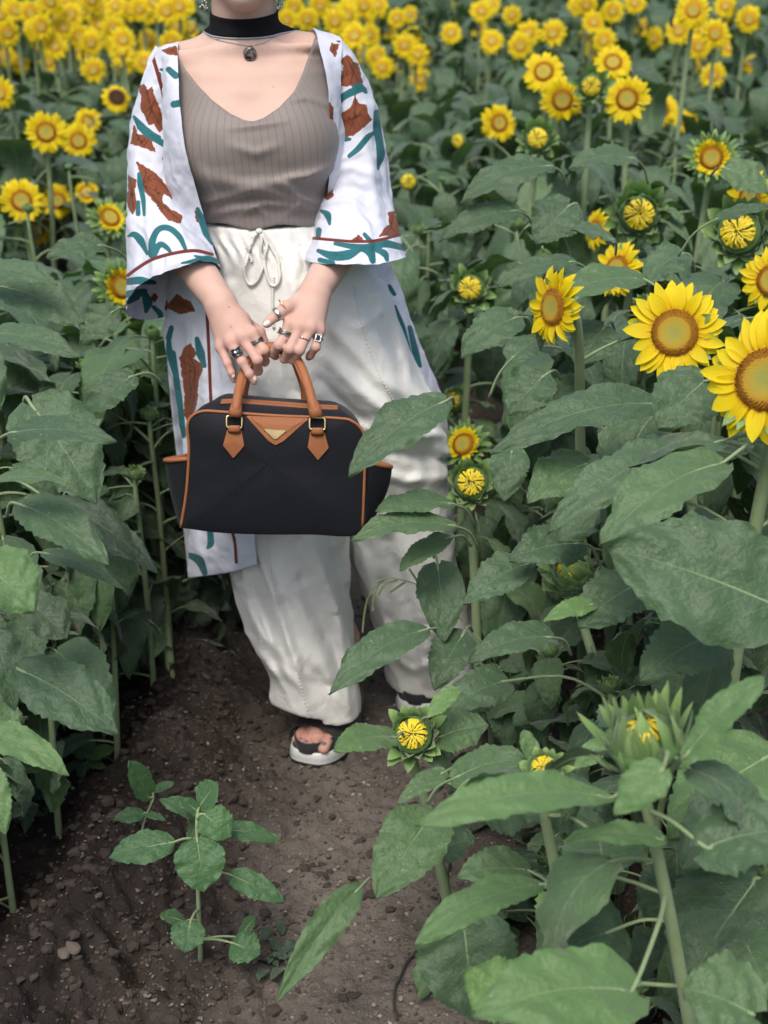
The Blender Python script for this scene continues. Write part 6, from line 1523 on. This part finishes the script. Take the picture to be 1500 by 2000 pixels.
# ------------------------------------------------------------------ single leaves laid out one by one, each grown from the nearest stem
def H(base, tip, wpx, Y, dY=-.05, arch=.12, f=.5, side=0.0, mats=LM, seed=None, fold=.22, wave=.1, lobe=.25, shape=.0, cup=0, pet=True, young=False):
    global HN; HN += 1; seed = HN if seed is None else seed
    if young or (Y < 1.75 and mats is LM and HN % 2 and wpx < 200): mats = LY
    b = W(base[0], base[1], Y); t = W(tip[0], tip[1], Y + dY); L = (t - b).length
    toc = (Vector((0, 0, CAMH)) - (b + t) / 2).normalized()
    Nn = (Vector((0, 0, 1)) * (1 - f) + toc * f + RIGHT * side).normalized()
    c = (b + t) / 2 + (Nn * .5 + Vector((0, 0, .5))) * arch * L * 1.6
    sp = []; nr = []; n = 26
    for i in range(n):
        q = i / (n - 1); sp.append(b * (1 - q) ** 2 + c * 2 * q * (1 - q) + t * q * q); nr.append(Nn)
    mb = MB(); dep = proj(b)[2]
    blade(mb, sp, nr, wpx * dep / FPX * 1.12, seed * 13 + 5, 6, fold, wave, lobe, shape, 0, cup)
    T = (sp[1] - sp[0]).normalized()
    best = None
    for root, P in STEMS:
        if abs(root.location.x - b.x) > .4 or abs(root.location.y - b.y) > .4: continue
        for i, p in enumerate(P[1:-2]):
            d = (p - b).length + max(0, p.z - b.z - .02) * 1.5 + max(0, T.dot((p - b).normalized())) * .06
            if best is None or d < best[0]: best = (d, root, p)
    if best is None:
        best = min(((Vector(r.location) - b).length, r, P[len(P) // 2]) for r, P in STEMS)
    d, root, p = best; dist = (p - b).length; r0 = min(.0036, .0016 + .012 * (wpx * dep / FPX))
    def clash(p):
        for q in (.25, .5, .75):
            s = p.lerp(b, q) + Vector((0, 0, dist * .15)); x, y, dd = proj(s)
            for g in GUARD:
                if dd < g[3] + .01 and (x - g[0]) ** 2 + (y - g[1]) ** 2 < (g[2] * 1.1) ** 2: return True
        return False
    if dist > .22 or clash(p) or (p - b).normalized().dot(T) > .3: p = b - T * .05 + Vector((0, .05, -.05)); dist = .08
    if clash(p): p = b + Vector((0, .06, -.03)) - T * .02; dist = .06
    mid = (p + b) / 2 + Vector((0, 0, dist * .12)) - T * dist * .06
    petiole(mb, [p, mid, b, sp[2] - Nn * .001], r0 * 1.2, r0 * .8)
    mb.tube([s - Nn * .0012 for s in sp[1:22]], list(np.linspace(r0 * .7, r0 * .15, 21)), 5, 1)
    o = link('leaf', mb.data('leaf', mats, root.location), root)
    return o
HN = 0
# lower right
H((1195, 1558), (812, 1615), 82, 1.42, -.08, .14, .45, young=True, shape=1, lobe=.1)
H((1335, 1480), (1495, 1323), 66, 1.42, .02, .10, .35, young=True, shape=1, lobe=.1)
H((1295, 1502), (1200, 1592), 78, 1.33, -.02, .1, .6, young=True, lobe=.2)
H((1378, 1655), (1560, 1625), 140, 1.40, .0, .12, .5, lobe=.4)
H((1295, 1640), (1105, 1642), 52, 1.45, -.02, .12, .35, lobe=.3)
H((1170, 1635), (1182, 1728), 145, 1.62, -.1, .08, .7, lobe=.3)
H((1055, 1728), (808, 1848), 74, 1.52, -.08, .16, .35, shape=.6)
H((905, 1800), (925, 1995), 178, 1.62, -.06, .06, .8, lobe=.35)
H((1235, 1935), (925, 1985), 165, 1.33, -.06, .14, .5, lobe=.4)
H((1185, 1822), (1045, 1908), 66, 1.5, -.05, .14, .35)
H((1105, 1745), (1082, 1858), 92, 1.68, -.08, .1, .6)
H((1480, 1715), (1325, 1960), 205, 1.62, -.12, .1, .6, lobe=.35, mats=LM)
H((1500, 1478), (1305, 1640), 170, 1.72, -.1, .12, .5, lobe=.35)
H((1490, 1560), (1330, 1700), 150, 1.66, -.1, .12, .5)
H((888, 1520), (1035, 1485), 78, 1.82, -.02, .14, .4)
H((775, 1440), (652, 1466), 58, 1.95, -.1, .12, .6, young=True, shape=.8, lobe=.1)
H((838, 1400), (898, 1343), 38, 2.0, .04, .1, .3, young=True, shape=1, lobe=.05)
H((858, 1440), (955, 1418), 84, 2.05, .0, .1, .5)
H((868, 1508), (775, 1572), 40, 1.95, -.05, .1, .5)
H((846, 1592), (735, 1757), 118, 1.90, -.12, .1, .65, lobe=.3)
H((702, 1735), (540, 1957), 60, 1.80, -.12, .22, .35, side=.5, shape=.6, fold=.5)
H((1032, 1700), (892, 1712), 82, 1.8, -.04, .12, .5)
H((1030, 1512), (885, 1552), 36, 1.72, -.02, .1, .4, young=True, shape=1, lobe=.05)
H((1045, 1492), (1022, 1425), 34, 1.76, .03, .05, .2, young=True, shape=1, lobe=.05)
H((1125, 1500), (1205, 1440), 44, 1.72, .04, .08, .3, young=True, shape=1, lobe=.05)
H((1340, 1745), (1255, 1790), 130, 1.7, -.06, .1, .6)
H((1010, 1960), (905, 1905), 120, 1.45, .02, .1, .5)
H((1470, 1980), (1330, 1930), 170, 1.35, .02, .1, .55)
H((1060, 1560), (1180, 1620), 110, 1.85, -.05, .1, .5)
H((960, 1580), (1060, 1600), 100, 1.95, -.02, .1, .5)
H((860, 1660), (930, 1640), 70, 2.0, -.02, .1, .5)
H((1450, 1830), (1500, 1950), 150, 1.55, -.1, .1, .6)
# middle right
H((872, 783), (680, 932), 92, 2.26, -.1, .13, .45, shape=.4, lobe=.1)
H((886, 985), (733, 1000), 52, 2.25, -.06, .12, .4, shape=.8, lobe=.1)
H((890, 1028), (686, 1056), 60, 2.22, -.06, .14, .35, shape=.7, fold=.4, lobe=.1)
H((878, 1050), (780, 1115), 44, 2.25, -.05, .12, .45, shape=.6)
H((1530, 1190), (1185, 1070), 225, 1.72, .03, .06, .72, lobe=.3, shape=.2, cup=-.05)
H((1325, 885), (1070, 1042), 95, 1.98, -.1, .16, .45, shape=.3)
H((1410, 905), (1172, 1068), 118, 1.88, -.1, .16, .5, shape=.3, side=-.2)
H((1375, 745), (1285, 838), 120, 2.08, -.05, .08, .7)
H((1295, 790), (958, 888), 88, 2.16, -.08, .14, .45, shape=.3)
H((1405, 862), (1272, 935), 58, 1.95, -.03, .12, .4)
H((1132, 1062), (995, 1095), 88, 2.08, -.05, .12, .55)
H((1035, 1100), (905, 1182), 78, 2.1, -.06, .14, .5)
H((1078, 1245), (915, 1295), 72, 2.0, -.06, .16, .4, fold=.4)
H((832, 1230), (643, 1358), 74, 2.2, -.12, .16, .45, shape=.4, fold=.35)
H((855, 1105), (868, 1255), 84, 2.32, -.1, .08, .65)
H((905, 1238), (848, 1348), 78, 2.25, -.1, .1, .6)
H((1062, 735), (995, 812), 92, 2.3, -.03, .1, .55)
H((1000, 700), (1060, 658), 66, 2.4, .04, .08, .3)
H((1150, 905), (1030, 985), 96, 2.15, -.08, .14, .5)
H((1250, 1140), (1130, 1230), 110, 1.95, -.08, .12, .5)
H((1400, 1240), (1250, 1330), 120, 1.85, -.08, .12, .5)
H((1160, 1180), (1060, 1215), 40, 1.9, -.04, .1, .45, young=True)
H((1000, 880), (985, 980), 70, 2.25, -.06, .1, .6)
H((990, 1330), (860, 1400), 80, 2.15, -.06, .14, .5)
H((1210, 980), (1090, 1060), 90, 2.05, -.05, .14, .5)
# upper right
H((1258, 545), (1022, 618), 70, 2.5, -.08, .14, .4, shape=.4)
H((1335, 495), (1255, 562), 72, 2.55, -.05, .16, .45)
H((1122, 512), (972, 562), 46, 2.7, -.05, .14, .4, shape=.5)
H((1078, 325), (898, 398), 64, 3.1, -.08, .16, .45, shape=.4)
H((1112, 402), (1048, 478), 94, 2.95, -.05, .1, .6)
H((1010, 412), (858, 472), 60, 3.05, -.06, .14, .45)
H((1240, 310), (1110, 330), 60, 3.2, -.05, .14, .4)
H((1395, 430), (1500, 405), 34, 2.45, -.02, .08, .4, shape=1)
H((1200, 470), (1115, 450), 46, 2.6, -.05, .1, .4, shape=.6)
H((1010, 620), (900, 700), 78, 2.6, -.06, .14, .5)
H((1420, 330), (1500, 380), 66, 3.0, -.03, .1, .5)
H((1180, 640), (1130, 720), 90, 2.5, -.04, .1, .5)
# left side
H((18, 846), (228, 862), 62, 2.0, -.05, .1, .45, shape=.5, lobe=.15)
H((62, 792), (190, 985), 150, 2.25, -.08, .08, .65)
H((258, 735), (160, 818), 66, 2.55, -.04, .1, .5)
H((-10, 935), (142, 945), 42, 1.95, -.02, .08, .2, shape=.5)
H((38, 985), (212, 1103), 88, 2.0, -.08, .12, .5, shape=.3)
H((85, 1080), (243, 1152), 40, 2.1, -.05, .12, .45)
H((-40, 1100), (68, 1195), 130, 1.85, -.05, .1, .6, young=True)
H((108, 985), (308, 1122), 78, 2.5, -.06, .14, .45, mats=LO)
H((38, 1308), (232, 1434), 112, 1.92, -.06, .09, .6, shape=.3)
H((-30, 1425), (135, 1514), 66, 1.85, -.05, .1, .5, young=True)
H((-30, 1500), (12, 1632), 60, 1.8, -.05, .1, .5, young=True)
H((-10, 1240), (30, 1390), 80, 1.95, -.05, .1, .5)
H((5, 560), (165, 635), 88, 2.6, -.06, .1, .5, shape=.3)
H((-40, 525), (112, 556), 52, 2.55, -.04, .1, .5, shape=.3)
H((-20, 650), (160, 700), 56, 2.4, -.06, .1, .5, shape=.4)
H((222, 608), (158, 672), 66, 2.75, -.03, .1, .55)
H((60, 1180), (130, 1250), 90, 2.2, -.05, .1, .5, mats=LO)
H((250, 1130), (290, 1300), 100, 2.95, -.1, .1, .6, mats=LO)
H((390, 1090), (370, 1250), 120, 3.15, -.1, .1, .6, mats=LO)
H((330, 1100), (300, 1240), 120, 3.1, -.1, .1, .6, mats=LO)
H((200, 480), (90, 505), 60, 2.9, -.04, .12, .4)

# ------------------------------------------------------------------ seedlings and weeds on the path
def seedling(base, label, name, leaves, stem_pts, cat='seedling', r=.0022, mats=LS, group=None):
    g = G(*base); g = G(base[0], base[1], GZ(g.x, g.y)); g = G(base[0], base[1], GZ(g.x, g.y)); Y0 = g.y
    root = empty(name, (g.x, g.y, GZ(g.x, g.y) - .005)); props(root, label, cat, group)
    P = [Vector(root.location)] + [W(a, b, Y0 + c) for a, b, c in stem_pts]
    mb = MB(); Q = crv(P, 16); mb.tube([Vector(q) for q in Q], list(np.linspace(r * 1.3, r * .7, 16)), 7)
    link('stem', mb.data('stem', M['stem'], root.location), root)
    for (b, t, wpx, dy, f) in leaves:
        b3 = W(b[0], b[1], Y0 + dy); t3 = W(t[0], t[1], Y0 + dy * 1.6 - .01)
        toc = (Vector((0, 0, CAMH)) - b3).normalized(); Nn = (Vector((0, 0, 1)) * (1 - f) + toc * f).normalized(); L = (t3 - b3).length
        c = (b3 + t3) / 2 + Nn * .14 * L; n = 16
        sp = [b3 * (1 - q) ** 2 + c * 2 * q * (1 - q) + t3 * q * q for q in np.linspace(0, 1, n)]
        m2 = MB(); dep = proj(b3)[2]; blade(m2, sp, [Nn] * n, wpx * dep / FPX * 1.1, int(b[0] + t[1]), 4, .2, .06, .1, .3)
        s = min((Vector(q) for q in Q), key=lambda q: (q - b3).length + max(0, q.z - b3.z))
        petiole(m2, [s, s.lerp(b3, .5) + Vector((0, 0, .004)), b3, sp[1]], r * .7, r * .45, 1, 6)
        m2.tube([q - Nn * .0006 for q in sp[1:13]], list(np.linspace(r * .4, r * .1, 12)), 4, 1)
        link('leaf', m2.data('leaf', mats, root.location), root)
    return root
seedling((393, 1905), 'young sunflower seedling with broad leaves standing on the path bank', 'seedling',
         [((338, 1645), (212, 1675), 62, -.02, .6), ((385, 1640), (398, 1742), 92, -.05, .8), ((392, 1590), (350, 1560), 30, .01, .4),
          ((390, 1575), (425, 1530), 60, .02, .4), ((398, 1590), (452, 1635), 66, -.01, .7), ((435, 1620), (548, 1642), 42, .02, .4), ((388, 1592), (310, 1562), 36, .03, .4),
          ((448, 1708), (555, 1762), 48, -.02, .6), ((372, 1800), (360, 1860), 62, -.04, .7), ((360, 1800), (312, 1788), 34, -.02, .5),
          ((455, 1842), (508, 1865), 62, -.02, .7), ((470, 1830), (500, 1790), 32, .0, .5), ((400, 1600), (365, 1640), 40, .03, .5)],
         [(390, 1820, 0), (385, 1700, 0), (384, 1600, -.005)], r=.0034)
seedling((270, 1665), 'small seedling with yellowish leaves behind the larger seedling', 'seedling',
         [((292, 1560), (252, 1485), 46, .0, .5), ((298, 1545), (342, 1530), 22, .01, .4), ((280, 1590), (222, 1600), 32, 0, .5), ((282, 1588), (325, 1603), 16, 0, .5), ((296, 1560), (270, 1530), 30, .02, .4)],
         [(280, 1610, 0), (300, 1560, 0)], r=.002)
seedling((172, 1500), 'small weed with oval leaves in the dark furrow at the left', 'weed',
         [((168, 1478), (128, 1440), 30, 0, .6), ((172, 1478), (225, 1462), 28, 0, .6), ((170, 1490), (208, 1500), 18, 0, .6), ((165, 1490), (112, 1545), 40, 0, .6), ((170, 1480), (160, 1450), 26, .01, .6)],
         [(170, 1480, 0)], 'weed', .0014)
seedling((80, 1600), 'low weed sprig in the furrow at the left edge', 'weed',
         [((80, 1590), (50, 1580), 16, 0, .6), ((80, 1590), (100, 1580), 16, 0, .6), ((80, 1594), (85, 1612), 14, 0, .6)], [(80, 1592, 0)], 'weed', .001)
# wilted clippings next to the seedling
def clippings():
    g = G(560, 1850, .03); mb = MB(); rs = np.random.RandomState(9)
    for i in range(26):
        x = g.x + rs.normal(0, .028); y = g.y + rs.normal(0, .03); z = GZ(x, y) + rs.uniform(.004, .016); a = rs.uniform(0, 6.28); L = rs.uniform(.02, .045)
        b = Vector((x, y, z)); t = b + Vector((math.cos(a) * L, math.sin(a) * L, rs.uniform(-.004, .008))); n = 8
        sp = [b.lerp(t, q) + Vector((0, 0, .006 * math.sin(3.14 * q))) for q in np.linspace(0, 1, n)]
        blade(mb, sp, [Vector((rs.uniform(-.4, .4), rs.uniform(-.4, .4), 1))] * n, L * rs.uniform(.3, .5), i, 2, .4, .2, .0, .8)
    props(link('clippings', mb.data('clippings', [M['leaf_old'], M['stem']])), 'wilted dull green leaf scraps lying in a heap beside the seedling', 'leaf litter', kind='stuff')
clippings()
# grass with drooping seed heads in front of the right trouser leg
def grass_ear():
    Y = 2.42; foot = G(985, 1345, .05); root = empty('grass_stalk', (foot.x, foot.y, gz1(foot.x, foot.y) - .01)); props(root, 'thin wild grass stalk with drooping seed heads before the right trouser leg', 'grass stalk')
    pts = [Vector(root.location), W(965, 1290, 2.38), W(900, 1210, 2.38), W(830, 1150, 2.36), W(770, 1130, 2.34), W(735, 1135, 2.33)]
    mb = MB(); mb.tube([Vector(q) for q in crv(pts, 30)], .0011, 5); link('stem', mb.data('stem', M['stem'], root.location), root)
    ms = simple('grass_seed', (0.17, 0.22, 0.09), .7, nscale=200, namp=.4); k = 0
    for p in ([(752, 1130), (722, 1160), (712, 1195), (708, 1232)], [(742, 1132), (730, 1165), (728, 1190)], [(775, 1132), (752, 1140), (738, 1162)], [(790, 1136), (775, 1146), (762, 1155)], [(820, 1145), (812, 1128), (800, 1110)]):
        m2 = MB(); Q = crv([W(a, b, 2.335) for a, b in p], 26); rs = np.random.RandomState(k); k += 1
        m2.tube([Vector(q) for q in Q], .0007, 4)
        for i, q in enumerate(Q):
            for s in (-1, 1):
                d = Vector((s * .5, rs.uniform(-.6, .3), -.9)).normalized(); strip(m2, Vector(q), d, Vector((0, -1, .3)), .0046, .0019, .2, 3, 0, .3, 'bract')
        link('seed_head', m2.data('seed_head', ms, root.location), root)
grass_ear()
print('fillers', NF, 'objects', len(bpy.data.objects))

def bee():
    d = raydir(1121, 207); c = Vector((0, 0, CAMH)) + d * (FPX * .15 / 92 - .03); root = empty('bee', c); props(root, 'small dark bee sitting on the bloom left of the dark green bud', 'bee')
    dk = simple('bee_body', (.02, .014, .01), .6); mb = MB(); mb.add(*sph(c, .0042, 10, (1.1, 1, 1))); mb.add(*sph(c + Vector((.0075, .001, -.001)), .0048, 10, (1.5, .9, .9))); mb.add(*sph(c + Vector((-.0055, 0, .0005)), .0028, 8))
    for s in (-1, 1):
        for k in (-.003, 0, .003): mb.tube([c + Vector((k, s * .003, -.001)), c + Vector((k * 1.6, s * .006, -.004))], .0005, 4)
    link('body', mb.data('body', dk, c), root)
    for s in (-1, 1):
        m2 = MB(); m2.add([c + Vector(v) for v in ((0, 0, .003), (.004, s * .002, .006), (.011, s * .006, .007), (.009, s * .008, .005), (.003, s * .004, .003))], [(0, 1, 2, 3, 4)]); link('wing', m2.data('wing', simple('bee_wing', (.3, .3, .28), .2), c), root)
bee()
